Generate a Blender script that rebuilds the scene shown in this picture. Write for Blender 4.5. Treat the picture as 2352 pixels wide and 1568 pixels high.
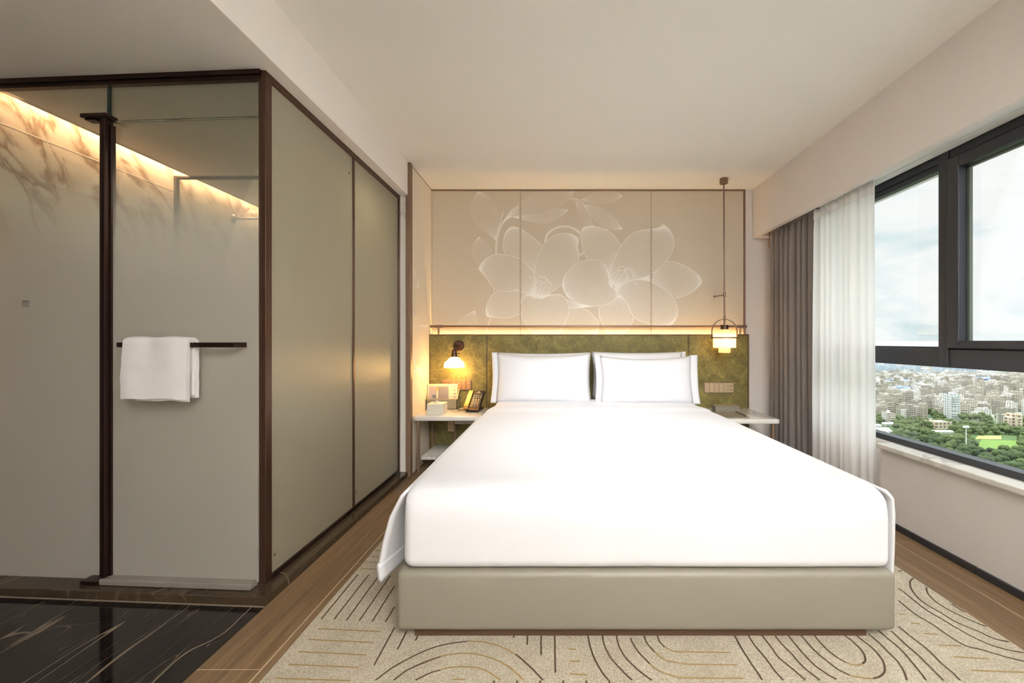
import bpy, bmesh, math, random
from mathutils import Vector, Matrix, noise
random.seed(7)
for o in list(bpy.data.objects): bpy.data.objects.remove(o)
SC = bpy.context.scene
COL = SC.collection
H = 1.116          # camera height above the floor
F = 915.0          # focal length in pixels of the 2352 px frame
CX, CY = 1276.0, 783.0
# ------------------------------------------------------------------ camera
cd = bpy.data.cameras.new('camera'); cam = bpy.data.objects.new('camera', cd); COL.objects.link(cam)
cam.location = (0, 0, H); cam.rotation_euler = (math.pi/2, 0, 0)
cd.sensor_width = 36; cd.lens = 36*F/2352; cd.shift_x = -(CX-1176)/2352; cd.shift_y = -1/2352
cd.clip_start = .02; cd.clip_end = 20000
SC.camera = cam
vs = SC.view_settings
vs.view_transform = 'Standard'; vs.look = 'None'; vs.gamma = 1; vs.use_curve_mapping = False
vs.exposure = 0.35
# ------------------------------------------------------------------ node helper
class NT:
    def __init__(s, tree): s.t = tree; s.n = tree.nodes; s.l = tree.links
    def new(s, typ, **kw):
        n = s.n.new(typ)
        for k, v in kw.items():
            if k.startswith('i_'):
                key = k[2:]
                key = int(key) if key.isdigit() else key.replace('_', ' ')
                sock = n.inputs[key]
                if isinstance(v, bpy.types.NodeSocket): s.l.new(v, sock)
                else: sock.default_value = v
            else: setattr(n, k, v)
        return n
    def math(s, op, a, b=0.0, c=None):
        n = s.n.new('ShaderNodeMath'); n.operation = op
        for i, v in enumerate((a, b) + ((c,) if c is not None else ())):
            if isinstance(v, bpy.types.NodeSocket): s.l.new(v, n.inputs[i])
            else: n.inputs[i].default_value = v
        return n.outputs[0]
    def ramp(s, fac, stops):
        n = s.n.new('ShaderNodeValToRGB'); s.l.new(fac, n.inputs[0])
        e = n.color_ramp.elements
        while len(e) < len(stops): e.new(.5)
        for i, (p, c) in enumerate(stops):
            e[i].position = p; e[i].color = tuple(c) + ((1,) if len(c) == 3 else ())
        return n.outputs[0]
    def noise(s, vec, scale, detail=2, rough=.5, dist=0):
        n = s.n.new('ShaderNodeTexNoise'); s.l.new(vec, n.inputs['Vector'])
        n.inputs['Scale'].default_value = scale; n.inputs['Detail'].default_value = detail
        n.inputs['Roughness'].default_value = rough; n.inputs['Distortion'].default_value = dist
        return n.outputs['Fac']
    def mapping(s, vec, scale=(1,1,1), rot=(0,0,0), loc=(0,0,0)):
        n = s.n.new('ShaderNodeMapping'); s.l.new(vec, n.inputs[0])
        n.inputs['Scale'].default_value = scale; n.inputs['Rotation'].default_value = rot; n.inputs['Location'].default_value = loc
        return n.outputs[0]
    def mixc(s, fac, a, b):
        n = s.n.new('ShaderNodeMix'); n.data_type = 'RGBA'
        for sock, v in ((n.inputs[0], fac), (n.inputs[6], a), (n.inputs[7], b)):
            if isinstance(v, bpy.types.NodeSocket): s.l.new(v, sock)
            else: sock.default_value = v if not isinstance(v, tuple) or len(v) == 4 else v + (1,)
        return n.outputs[2]
def lin(r, g, b):
    f = lambda c: (c/255/12.92 if c/255 <= .04045 else ((c/255+.055)/1.055)**2.4)
    return (f(r), f(g), f(b), 1)
# ------------------------------------------------------------------ world: overcast sky with soft clouds
W = bpy.data.worlds.new('sky'); SC.world = W; W.use_nodes = True
nt = NT(W.node_tree); nt.n.clear()
tc = nt.new('ShaderNodeTexCoord')
v = nt.mapping(tc.outputs['Generated'], scale=(1.6, 1.6, 3.6), loc=(.3, 1.7, .25))
n1 = nt.noise(v, 2.2, 7, .55, .35)
cl = nt.ramp(n1, [(.34, (.60, .76, .80)), (.45, (.80, .88, .91)), (.54, (.98, .99, 1.0)), (.62, (1.0, 1.0, 1.0)), (.78, (.80, .85, .89))])
spz = nt.new('ShaderNodeSeparateXYZ', i_0=tc.outputs['Generated'])
ze = nt.new('ShaderNodeMapRange', interpolation_type='SMOOTHSTEP', i_0=spz.outputs[2], i_1=.42, i_2=.95, i_3=.86, i_4=6.2)
bg = nt.new('ShaderNodeBackground', i_Color=cl, i_Strength=ze.outputs[0])
wo = nt.new('ShaderNodeOutputWorld'); nt.l.new(bg.outputs[0], wo.inputs[0])
# ------------------------------------------------------------------ light helpers and the added fill of the room
def area(name, loc, rot, sx, sy, power, color=(1, .95, .88), shape='RECTANGLE', spread=math.pi):
    d = bpy.data.lights.new(name, 'AREA'); d.shape = shape; d.size = sx; d.size_y = sy
    d.energy = power; d.color = color; d.spread = spread
    o = bpy.data.objects.new(name, d); COL.objects.link(o); o.location = loc; o.rotation_euler = rot
    return o
def point(name, loc, power, color, r):
    d = bpy.data.lights.new(name, 'POINT'); d.energy = power; d.color = color; d.shadow_soft_size = r
    o = bpy.data.objects.new(name, d); COL.objects.link(o); o.location = loc
    return o
# added overhead fill above and behind the camera, brightens room and bed
area('added_overhead_fill', (.35, -1.0, 2.50), (0, 0, 0), 1.8, 1.2, 17, (.97, .98, 1))
area('added_overhead_fill', (.40, .85, 2.50), (math.radians(46), 0, 0), 1.0, .5, 14, (.98, .99, 1), 'RECTANGLE', math.radians(64))
# added upward fill behind the camera, brightens the ceiling; no lamp body
area('added_ceiling_wash', (.9, -.9, 1.45), (math.radians(196), 0, 0), .7, .7, 290, (.97, .98, 1), 'DISK', math.radians(125))

# ------------------------------------------------------------------ mesh helpers
ORI = {}
def finish(name, bm, mats, parent=None, origin=None, smooth=False, angle=None):
    """link bm as one object; vertices are given in world coordinates"""
    if origin is None: origin = ORI.get(parent.name, Vector((0,0,0))) if parent else None
    if origin is None:
        c0 = [min(v.co[i] for v in bm.verts) for i in range(3)]; c1 = [max(v.co[i] for v in bm.verts) for i in range(3)]
        origin = Vector(((c0[0]+c1[0])/2, (c0[1]+c1[1])/2, c0[2]))
    origin = Vector(origin)
    bmesh.ops.translate(bm, verts=bm.verts, vec=-origin)
    me = bpy.data.meshes.new(name)
    if smooth:
        for f in bm.faces: f.smooth = True
        if angle is not None:
            for e in bm.edges:
                if len(e.link_faces) == 2 and e.calc_face_angle(0) > angle: e.smooth = False
    bm.to_mesh(me); bm.free()
    for m in (mats if isinstance(mats, (list, tuple)) else [mats]): me.materials.append(m)
    o = bpy.data.objects.new(name, me); COL.objects.link(o)
    if parent:
        o.parent = parent
        o.location = origin - ORI.get(parent.name, Vector((0,0,0)))
    else: o.location = origin
    ORI[o.name] = origin
    return o
def thing(name, loc, label=None, cat=None, group=None):
    o = bpy.data.objects.new(name, None); COL.objects.link(o); o.location = loc; o.empty_display_size = .05
    ORI[o.name] = Vector(loc); tag(o, label, cat, group); return o
def tag(o, label=None, cat=None, group=None, kind=None):
    if label: o['label'] = label
    if cat: o['category'] = cat
    if group: o['group'] = group
    if kind: o['kind'] = kind
    return o
def struct(name, bm, m, parent=None, **kw):
    o = finish(name, bm, m, parent, **kw)
    if not parent: o['kind'] = 'structure'
    return o
def B(): return bmesh.new()
def islands(name, bm, m, parent, **kw):
    """each loose piece of bm becomes a part of its own"""
    left = set(bm.verts); out = []
    while left:
        st_ = [left.pop()]; grp = set(st_)
        while st_:
            for e in st_.pop().link_edges:
                for q_ in e.verts:
                    if q_ in left: left.discard(q_); grp.add(q_); st_.append(q_)
        out.append(grp)
    for grp in out:
        n_ = B(); mp = {v_: n_.verts.new(v_.co) for v_ in grp}
        for f in {f for v_ in grp for f in v_.link_faces}: n_.faces.new([mp[v_] for v_ in f.verts])
        finish(name, n_, m, parent, **kw)
    bm.free()
def box(bm, x0, x1, y0, y1, z0, z1, bev=0, seg=2, mi=0):
    r = bmesh.ops.create_cube(bm, size=1)
    vs = r['verts']
    for v in vs: v.co = Vector((x0+(v.co.x+.5)*(x1-x0), y0+(v.co.y+.5)*(y1-y0), z0+(v.co.z+.5)*(z1-z0)))
    fs = list({f for v in vs for f in v.link_faces})
    for f in fs: f.material_index = mi
    if bev:
        es = list({e for v in vs for e in v.link_edges})
        bmesh.ops.bevel(bm, geom=es, offset=bev, segments=seg, profile=.5, affect='EDGES')
    return bm
def prism(bm, pts, z0, z1, bev=0, mi=0):
    """vertical prism of a plan polygon"""
    lo = [bm.verts.new((x, y, z0)) for x, y in pts]; hi = [bm.verts.new((x, y, z1)) for x, y in pts]
    n = len(pts); fs = [bm.faces.new(lo[::-1]), bm.faces.new(hi)]
    for i in range(n): fs.append(bm.faces.new((lo[i], lo[(i+1) % n], hi[(i+1) % n], hi[i])))
    for f in fs: f.material_index = mi
    bmesh.ops.recalc_face_normals(bm, faces=fs)
    if bev: bmesh.ops.bevel(bm, geom=list({e for f in fs for e in f.edges}), offset=bev, segments=2, profile=.5, affect='EDGES')
    return bm
def frame_of(d):
    d = d.normalized(); a = Vector((0, 0, 1)) if abs(d.z) < .9 else Vector((1, 0, 0))
    u = d.cross(a).normalized(); return u, u.cross(d).normalized()
def tube(bm, pts, r, seg=12, cap=True, mi=0):
    pts = [Vector(p) for p in pts]; rs = r if isinstance(r, (list, tuple)) else [r]*len(pts)
    rings = []; u = None
    for i, p in enumerate(pts):
        d = (pts[min(i+1, len(pts)-1)]-pts[max(i-1, 0)])
        if u is None: u, w = frame_of(d)
        else:
            dn = d.normalized(); u = (u-dn*u.dot(dn)).normalized(); w = u.cross(dn).normalized()
        rings.append([bm.verts.new(p+(u*math.cos(2*math.pi*k/seg)+w*math.sin(2*math.pi*k/seg))*rs[i]) for k in range(seg)])
    fs = []
    for a, b in zip(rings, rings[1:]):
        for k in range(seg): fs.append(bm.faces.new((a[k], a[(k+1) % seg], b[(k+1) % seg], b[k])))
    if cap: fs += [bm.faces.new(rings[0][::-1]), bm.faces.new(rings[-1])]
    for f in fs: f.material_index = mi
    bmesh.ops.recalc_face_normals(bm, faces=fs)
    return bm
def lathe(bm, prof, c, seg=32, closed=False, mi=0, flute=0, nf=0):
    """prof: (radius, z) pairs about the vertical axis through c"""
    rings = []
    for r, z in prof:
        ring = []
        for k in range(seg):
            a = 2*math.pi*k/seg; rr = r*(1+flute*math.cos(nf*a)) if flute else r
            ring.append(bm.verts.new((c[0]+rr*math.cos(a), c[1]+rr*math.sin(a), c[2]+z)))
        rings.append(ring)
    if closed: rings.append(rings[0])
    fs = []
    for a, b in zip(rings, rings[1:]):
        for k in range(seg): fs.append(bm.faces.new((a[k], a[(k+1) % seg], b[(k+1) % seg], b[k])))
    if not closed:
        for rg, rr in ((rings[0], prof[0][0]), (rings[-1], prof[-1][0])):
            if rr > 1e-4: fs.append(bm.faces.new(rg))
    for f in fs: f.material_index = mi
    bmesh.ops.remove_doubles(bm, verts=bm.verts, dist=1e-6)
    bmesh.ops.recalc_face_normals(bm, faces=bm.faces)
    return bm
def rbox(bm, x0, x1, y0, y1, z0, z1, r, n=(8, 8, 4), k=4, disp=None, mi=0):
    """a box with soft rounded edges and a regular grid, so it can be dented"""
    def axis(a, b, m):
        e = [r*(1-math.cos(math.pi/2*i/k)) for i in range(k)]
        mid = [a+r+(b-a-2*r)*i/m for i in range(m+1)]
        return [a+t for t in e]+mid+[b-t for t in e[::-1]]
    ax = [axis(x0, x1, n[0]), axis(y0, y1, n[1]), axis(z0, z1, n[2])]
    lo = Vector((x0+r, y0+r, z0+r)); hi = Vector((x1-r, y1-r, z1-r))
    cache = {}
    def V(i, j, l):
        key = (i, j, l)
        if key not in cache:
            p = Vector((ax[0][i], ax[1][j], ax[2][l]))
            q = Vector([min(max(p[t], lo[t]), hi[t]) for t in range(3)])
            d = p-q
            if d.length > 1e-9: p = q+d.normalized()*r
            if disp: p = p+Vector(disp(p))
            cache[key] = bm.verts.new(p)
        return cache[key]
    N = [len(a)-1 for a in ax]; fs = []
    def quad(a, b, c, d):
        f = bm.faces.new((a, b, c, d)); f.material_index = mi; fs.append(f)
    for i in range(N[0]):
        for j in range(N[1]):
            quad(V(i,j,0), V(i,j+1,0), V(i+1,j+1,0), V(i+1,j,0)); quad(V(i,j,N[2]), V(i+1,j,N[2]), V(i+1,j+1,N[2]), V(i,j+1,N[2]))
    for i in range(N[0]):
        for l in range(N[2]):
            quad(V(i,0,l), V(i+1,0,l), V(i+1,0,l+1), V(i,0,l+1)); quad(V(i,N[1],l), V(i,N[1],l+1), V(i+1,N[1],l+1), V(i+1,N[1],l))
    for j in range(N[1]):
        for l in range(N[2]):
            quad(V(0,j,l), V(0,j,l+1), V(0,j+1,l+1), V(0,j+1,l)); quad(V(N[0],j,l), V(N[0],j+1,l), V(N[0],j+1,l+1), V(N[0],j,l+1))
    return bm
def sheet(bm, fn, nu, nv, th=0, mi=0):
    """a cloth grid fn(u,v)->point, thickened by th"""
    P = [[Vector(fn(i/nu, j/nv)) for j in range(nv+1)] for i in range(nu+1)]
    def nrm(i, j):
        a = P[min(i+1, nu)][j]-P[max(i-1, 0)][j]; b = P[i][min(j+1, nv)]-P[i][max(j-1, 0)]
        c = a.cross(b); return c.normalized() if c.length > 1e-12 else Vector((0, 0, 1))
    A = [[bm.verts.new(P[i][j]) for j in range(nv+1)] for i in range(nu+1)]
    fs = [bm.faces.new((A[i][j], A[i+1][j], A[i+1][j+1], A[i][j+1])) for i in range(nu) for j in range(nv)]
    if th:
        C = [[bm.verts.new(P[i][j]-nrm(i, j)*th) for j in range(nv+1)] for i in range(nu+1)]
        fs += [bm.faces.new((C[i][j], C[i][j+1], C[i+1][j+1], C[i+1][j])) for i in range(nu) for j in range(nv)]
        for i in range(nu): fs += [bm.faces.new((A[i][0], C[i][0], C[i+1][0], A[i+1][0])), bm.faces.new((A[i][nv], A[i+1][nv], C[i+1][nv], C[i][nv]))]
        for j in range(nv): fs += [bm.faces.new((A[0][j], A[0][j+1], C[0][j+1], C[0][j])), bm.faces.new((A[nu][j], C[nu][j], C[nu][j+1], A[nu][j+1]))]
    for f in fs: f.material_index = mi
    return bm
def catmull(pts, n=8):
    pts = [Vector(p) for p in pts]
    if len(pts) < 3: return [pts[0].lerp(pts[-1], i/n) for i in range(n+1)]
    out = []; P = [pts[0]*2-pts[1]]+pts+[pts[-1]*2-pts[-2]]
    for i in range(1, len(P)-2):
        a, b, c, d = P[i-1:i+3]
        for k in range(n):
            t = k/n
            out.append(.5*((2*b)+(c-a)*t+(2*a-5*b+4*c-d)*t*t+(3*b-a-3*c+d)*t**3))
    out.append(pts[-1]); return out
def resample(pts, n):
    L = [0]
    for a, b in zip(pts, pts[1:]): L.append(L[-1]+(b-a).length)
    out = []; j = 0
    for i in range(n+1):
        t = L[-1]*i/n
        while j < len(L)-2 and L[j+1] < t: j += 1
        d = L[j+1]-L[j]; out.append(pts[j].lerp(pts[j+1], (t-L[j])/d if d > 0 else 0))
    return out
# ------------------------------------------------------------------ materials
def newmat(name):
    m = bpy.data.materials.new(name); m.use_nodes = True
    t = NT(m.node_tree); b = t.n['Principled BSDF']; return m, t, b
def simple(name, col, rough=.5, metal=0, spec=.5, bump=0, bscale=200, sheen=0, var=0, vscale=3):
    m, t, b = newmat(name)
    b.inputs['Base Color'].default_value = col; b.inputs['Roughness'].default_value = rough
    b.inputs['Metallic'].default_value = metal; b.inputs['Specular IOR Level'].default_value = spec
    tc = t.new('ShaderNodeTexCoord')
    if sheen: b.inputs['Sheen Weight'].default_value = sheen
    if var:
        n = t.noise(tc.outputs['Object'], vscale, 4, .6)
        c2 = tuple(c*(1-var) for c in col[:3])+(1,)
        t.l.new(t.mixc(n, c2, tuple(min(1, c*(1+var)) for c in col[:3])+(1,)), b.inputs['Base Color'])
    if bump:
        n = t.noise(tc.outputs['Object'], bscale, 2, .5)
        bp = t.new('ShaderNodeBump', i_Strength=bump, i_Distance=.002, i_Height=n); t.l.new(bp.outputs[0], b.inputs['Normal'])
    return m
def emis(name, col, s):
    m, t, b = newmat(name); b.inputs['Base Color'].default_value = (0, 0, 0, 1) if s > 5 else (col[0], col[1], col[2], 1)
    b.inputs['Emission Color'].default_value = tuple(col[:3])+(1,); b.inputs['Emission Strength'].default_value = s; return m
M = {}
M['paint'] = simple('white_paint', lin(232, 226, 219), .75, bump=.15, bscale=260)
M['ceiling'] = simple('ceiling_paint', lin(233, 231, 225), .85, bump=.1, bscale=260)
M['wallpaper'] = simple('pale_wallcover', lin(226, 219, 214), .8, bump=.35, bscale=420)
M['bronze'] = simple('bronze_metal', lin(84, 62, 50), .32, .75, var=.12, vscale=6)
M['bronze_dark'] = simple('dark_bronze_metal', lin(52, 36, 30), .3, .75)
M['trim'] = simple('taupe_trim', lin(122, 98, 78), .45, .3)
M['rodmetal'] = simple('brushed_taupe_metal', lin(128, 106, 92), .35, .7)
M['alu'] = simple('anthracite_aluminium', lin(48, 51, 56), .38, .25, var=.05)
M['gasket'] = simple('green_grey_gasket', lin(92, 100, 90), .5)
M['skirt'] = simple('dark_grey_skirting', lin(44, 43, 46), .45)
M['black'] = simple('black_plastic', lin(24, 22, 22), .35)
M['darkslot'] = simple('dark_slot', lin(30, 34, 38), .7)
M['chrome'] = simple('chrome', lin(190, 190, 186), .18, 1)
M['white_trackrail'] = simple('white_rail', lin(225, 228, 224), .45)
M['linen'] = simple('white_linen', (.70, .70, .72, 1), .75, bump=.12, bscale=500, sheen=.15)
M['towel'] = simple('terry_towel', (.80, .77, .76, 1), .95, bump=.9, bscale=420, sheen=.3)
M['base'] = simple('bed_base_leatherette', lin(118, 112, 99), .5, bump=.12, bscale=600, var=.05, vscale=1.5)
M['plinth'] = simple('brown_plinth', lin(70, 48, 32), .5)
M['stoneware'] = simple('tissue_box_stone', lin(212, 207, 190), .6, bump=.3, bscale=900, var=.1, vscale=160)
M['greyleather'] = simple('grey_green_leatherette', lin(128, 122, 98), .55, var=.2, vscale=25)
M['greyslate'] = simple('slate_leatherette', lin(118, 112, 98), .55, var=.2, vscale=30)
M['rimtan'] = simple('tan_lining', lin(168, 146, 108), .6)
M['switch'] = simple('champagne_plastic', lin(172, 152, 122), .4, .2)
M['switchbrown'] = simple('brown_champagne_plastic', lin(140, 108, 78), .4, .2)
M['plate'] = simple('beige_plastic', lin(196, 168, 132), .5)
M['mark'] = simple('pale_marking', lin(205, 190, 168), .5)
M['gold'] = simple('champagne_gold', lin(156, 116, 66), .35, .6)
M['paperc'] = simple('cream_cover', lin(232, 208, 168), .6)
M['ink'] = simple('dark_ink', lin(60, 50, 38), .6)
M['photo_a'] = simple('picture_grey', lin(148, 136, 128), .6)
M['photo_b'] = simple('picture_mauve', lin(178, 160, 152), .6)
M['photo_c'] = simple('picture_ochre', lin(214, 160, 88), .6)
M['photo_d'] = simple('picture_slate', lin(110, 118, 122), .6)
M['red'] = simple('red_key', lin(168, 48, 40), .5)
M['grout'] = simple('light_grout', lin(205, 186, 160), .8)
M['tissue'] = simple('tissue_paper', (.86, .82, .74, 1), .9)

def suede():
    m, t, b = newmat('olive_suede'); tc = t.new('ShaderNodeTexCoord')
    a = t.noise(tc.outputs['Object'], 9, 8, .72, .6); c = t.noise(tc.outputs['Object'], 55, 4, .65)
    f = t.math('ADD', t.math('MULTIPLY', a, .6), t.math('MULTIPLY', c, .4))
    t.l.new(t.ramp(f, [(.36, lin(70, 64, 26)), (.5, lin(102, 93, 44)), (.64, lin(136, 122, 66))]), b.inputs['Base Color'])
    b.inputs['Roughness'].default_value = .68; b.inputs['Sheen Weight'].default_value = .15
    bp = t.new('ShaderNodeBump', i_Strength=.3, i_Distance=.003, i_Height=c); t.l.new(bp.outputs[0], b.inputs['Normal'])
    return m
M['suede'] = suede()
def mural():
    m, t, b = newmat('mural_wallcover'); tc = t.new('ShaderNodeTexCoord')
    w1 = t.noise(t.mapping(tc.outputs['Object'], scale=(12, 12, 260)), 4, 2); w2 = t.noise(t.mapping(tc.outputs['Object'], scale=(260, 260, 12)), 4, 2)
    f = t.math('MULTIPLY', t.math('ADD', w1, w2), .5)
    t.l.new(t.ramp(f, [(.35, lin(194, 181, 160)), (.65, lin(209, 197, 177))]), b.inputs['Base Color'])
    b.inputs['Roughness'].default_value = .8
    bp = t.new('ShaderNodeBump', i_Strength=.25, i_Distance=.001, i_Height=f); t.l.new(bp.outputs[0], b.inputs['Normal'])
    return m
M['mural'] = mural()
M['muralside'] = simple('pale_mural_wallcover', lin(222, 210, 190), .8, bump=.25, bscale=420)
M['muralline'] = simple('mural_line', lin(242, 237, 228), .7)
def whitemarble(name, base=(226, 222, 214), vein=(132, 128, 120), sc=2.4, amt=.6, rough=.12, th=.03, diag=False):
    m, t, b = newmat(name); tc = t.new('ShaderNodeTexCoord')
    co = t.mapping(tc.outputs['Object'], scale=(1, 1, .55), rot=(.5, .35, .3))
    if diag: co = t.mapping(t.mapping(tc.outputs['Object'], rot=(-.55, 0, 0)), scale=(1, 2.3, .8), loc=(0, .35, .2))
    n = t.noise(co, sc, 9, .62, .9)
    r = t.math('ABSOLUTE', t.math('SUBTRACT', n, .5))
    n2 = t.noise(tc.outputs['Object'], sc*.7, 3, .5)
    mask = t.ramp(n2, [(.28, (0, 0, 0)), (.44, (1, 1, 1))] if diag else [(.42, (0, 0, 0)), (.58, (1, 1, 1))])
    v = t.ramp(r, [(0, (1, 1, 1)), (th*.4, (.6, .6, .6)), (th, (0, 0, 0))])
    f = t.math('MULTIPLY', t.math('MULTIPLY', v, mask), amt)
    soft = t.noise(tc.outputs['Object'], sc*1.3, 5, .6)
    bc = t.mixc(soft, lin(*base), lin(*[c*.93 for c in base]))
    t.l.new(t.mixc(f, bc, lin(*vein)), b.inputs['Base Color'])
    b.inputs['Roughness'].default_value = rough
    return m
M['marble'] = whitemarble('white_marble')
M['marblewall'] = whitemarble('bath_marble', (222, 216, 204), (132, 104, 78), 1.5, 1.0, .4, .05, True)
def darkmarble(name, base=(17, 14, 13), base2=(36, 30, 26), vein=(150, 132, 112), rough=.06, amt=1.0):
    m, t, b = newmat(name); tc = t.new('ShaderNodeTexCoord')
    P = tc.outputs['Object']; tot = None
    for i, (rz, sx, sy, th, w, sd) in enumerate(((.72, 3.4, .45, .0016, .7, 0), (.58, 6, .6, .0016, .5, 3.1), (.2, 10, 1.2, .0016, .35, 8.1), (-.35, 1.3, .8, .0015, .9, 12.), (1.9, .9, 1.8, .0011, .55, 5.5))):
        n = t.noise(t.mapping(P, scale=(sx, sy, sy), rot=(0, 0, rz), loc=(sd, sd*.7, 0)), 1.0, 3, .45, .25)
        r = t.math('ABSOLUTE', t.math('SUBTRACT', n, .5))
        v = t.ramp(r, [(0, (1, 1, 1)), (th, (.4, .4, .4)), (th*2.4, (0, 0, 0))])
        mk = t.ramp(t.noise(t.mapping(P, loc=(sd*2, sd, 1)), 1.7, 2), [(.44, (0, 0, 0)), (.6, (1, 1, 1))])
        q = t.math('MULTIPLY', t.math('MULTIPLY', v, mk), w*amt)
        tot = q if tot is None else t.math('MAXIMUM', tot, q)
    bc = t.mixc(t.noise(P, 2.2, 5, .6), lin(*base), lin(*base2))
    t.l.new(t.mixc(tot, bc, lin(*vein)), b.inputs['Base Color'])
    b.inputs['Roughness'].default_value = rough; b.inputs['Specular IOR Level'].default_value = .3
    return m
M['blackmarble'] = darkmarble('black_marble')
M['brownmarble'] = darkmarble('brown_marble', (44, 36, 28), (66, 54, 40), (130, 112, 90), .15, .55)
def wood():
    m, t, b = newmat('oak_plank'); tc = t.new('ShaderNodeTexCoord')
    oi = t.new('ShaderNodeObjectInfo')
    P = tc.outputs['Object']
    a = t.noise(t.mapping(P, scale=(26, 1.1, 1)), 1.0, 6, .6, .7)
    c = t.noise(t.mapping(P, scale=(150, 5, 1)), 1.0, 3, .6)
    f = t.math('ADD', t.math('MULTIPLY', a, .65), t.math('MULTIPLY', c, .35))
    t.l.new(t.ramp(f, [(.3, lin(76, 58, 38)), (.5, lin(105, 83, 57)), (.7, lin(133, 109, 80))]), b.inputs['Base Color'])
    b.inputs['Roughness'].default_value = .42
    bp = t.new('ShaderNodeBump', i_Strength=.15, i_Distance=.001, i_Height=c); t.l.new(bp.outputs[0], b.inputs['Normal'])
    return m
M['wood'] = wood()
def carpet():
    m, t, b = newmat('carpet_pile'); tc = t.new('ShaderNodeTexCoord')
    a = t.noise(tc.outputs['Object'], 150, 3, .7); c = t.noise(tc.outputs['Object'], 420, 2, .6); d = t.noise(tc.outputs['Object'], 9, 3, .6)
    f = t.math('ADD', t.math('ADD', t.math('MULTIPLY', a, .45), t.math('MULTIPLY', c, .4)), t.math('MULTIPLY', d, .15))
    t.l.new(t.ramp(f, [(.34, lin(112, 100, 80)), (.5, lin(160, 148, 126)), (.66, lin(198, 189, 170))]), b.inputs['Base Color'])
    b.inputs['Roughness'].default_value = .95; b.inputs['Sheen Weight'].default_value = .2
    bp = t.new('ShaderNodeBump', i_Strength=1.0, i_Distance=.005, i_Height=a); t.l.new(bp.outputs[0], b.inputs['Normal'])
    return m
M['carpet'] = carpet()
M['carpetdark'] = simple('carpet_dark_line', lin(70, 52, 34), .95, bump=.9, bscale=400, var=.2, vscale=200)
M['carpettan'] = simple('carpet_tan_line', lin(136, 112, 70), .95, bump=.9, bscale=400, var=.2, vscale=200)
def frosted():
    """door glass: clear at the top, frosted film fading in downwards"""
    m, t, b = newmat('graduated_frosted_glass'); t.n.remove(b)
    geo = t.new('ShaderNodeNewGeometry'); sp = t.new('ShaderNodeSeparateXYZ', i_0=geo.outputs['Position'])
    mr = t.new('ShaderNodeMapRange', interpolation_type='SMOOTHSTEP', i_0=sp.outputs[2], i_1=1.28, i_2=2.0, i_3=0.0, i_4=1.0)
    tr = t.new('ShaderNodeBsdfTransparent', i_0=(.90, .94, .90, 1))
    df = t.new('ShaderNodeBsdfDiffuse', i_0=lin(188, 183, 173)); tl = t.new('ShaderNodeBsdfTranslucent', i_0=lin(214, 212, 202))
    fr = t.new('ShaderNodeMixShader', i_0=.45); t.l.new(df.outputs[0], fr.inputs[1]); t.l.new(tl.outputs[0], fr.inputs[2])
    # the graduated film is a fine dot screen: each dot is either clear or frosted
    wn = t.new('ShaderNodeTexWhiteNoise', i_Vector=t.mapping(geo.outputs['Position'], scale=(2311, 2311, 2311)))
    dot = t.math('LESS_THAN', wn.outputs[0], mr.outputs[0])
    mx = t.new('ShaderNodeMixShader', i_0=dot); t.l.new(fr.outputs[0], mx.inputs[1]); t.l.new(tr.outputs[0], mx.inputs[2])
    gl = t.new('ShaderNodeBsdfGlossy', i_Roughness=.02); fn = t.new('ShaderNodeFresnel', i_IOR=1.45)
    m2 = t.new('ShaderNodeMixShader', i_0=t.math('MULTIPLY', fn.outputs[0], .6)); t.l.new(mx.outputs[0], m2.inputs[1]); t.l.new(gl.outputs[0], m2.inputs[2])
    t.l.new(m2.outputs[0], t.n['Material Output'].inputs[0]); return m
M['frosted'] = frosted()
def satinglass():
    m, t, b = newmat('reeded_satin_glass'); tc = t.new('ShaderNodeTexCoord')
    b.inputs['Base Color'].default_value = lin(172, 166, 146); b.inputs['Roughness'].default_value = .22
    b.inputs['Specular IOR Level'].default_value = .8
    tl = t.new('ShaderNodeBsdfTranslucent', i_0=lin(176, 170, 148))
    w = t.noise(t.mapping(tc.outputs['Object'], scale=(1, 500, 300), rot=(.6, 0, 0)), 1, 1)
    bp = t.new('ShaderNodeBump', i_Strength=.5, i_Distance=.002, i_Height=w); t.l.new(bp.outputs[0], b.inputs['Normal'])
    mx = t.new('ShaderNodeMixShader', i_0=.3); t.l.new(b.outputs[0], mx.inputs[1]); t.l.new(tl.outputs[0], mx.inputs[2])
    t.l.new(mx.outputs[0], t.n['Material Output'].inputs[0]); return m
M['satin'] = satinglass()
def clearglass(name, tint=(.96, .98, .97, 1), gl=.7):
    m, t, b = newmat(name); t.n.remove(b)
    tr = t.new('ShaderNodeBsdfTransparent', i_0=tint); g = t.new('ShaderNodeBsdfGlossy', i_Roughness=.01)
    fn = t.new('ShaderNodeFresnel', i_IOR=1.45)
    m2 = t.new('ShaderNodeMixShader', i_0=t.math('MULTIPLY', fn.outputs[0], gl)); t.l.new(tr.outputs[0], m2.inputs[1]); t.l.new(g.outputs[0], m2.inputs[2])
    t.l.new(m2.outputs[0], t.n['Material Output'].inputs[0]); return m
M['glass'] = clearglass('window_glass', gl=.12)
M['glassedge'] = simple('glass_edge', lin(30, 46, 44), .2)
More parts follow.
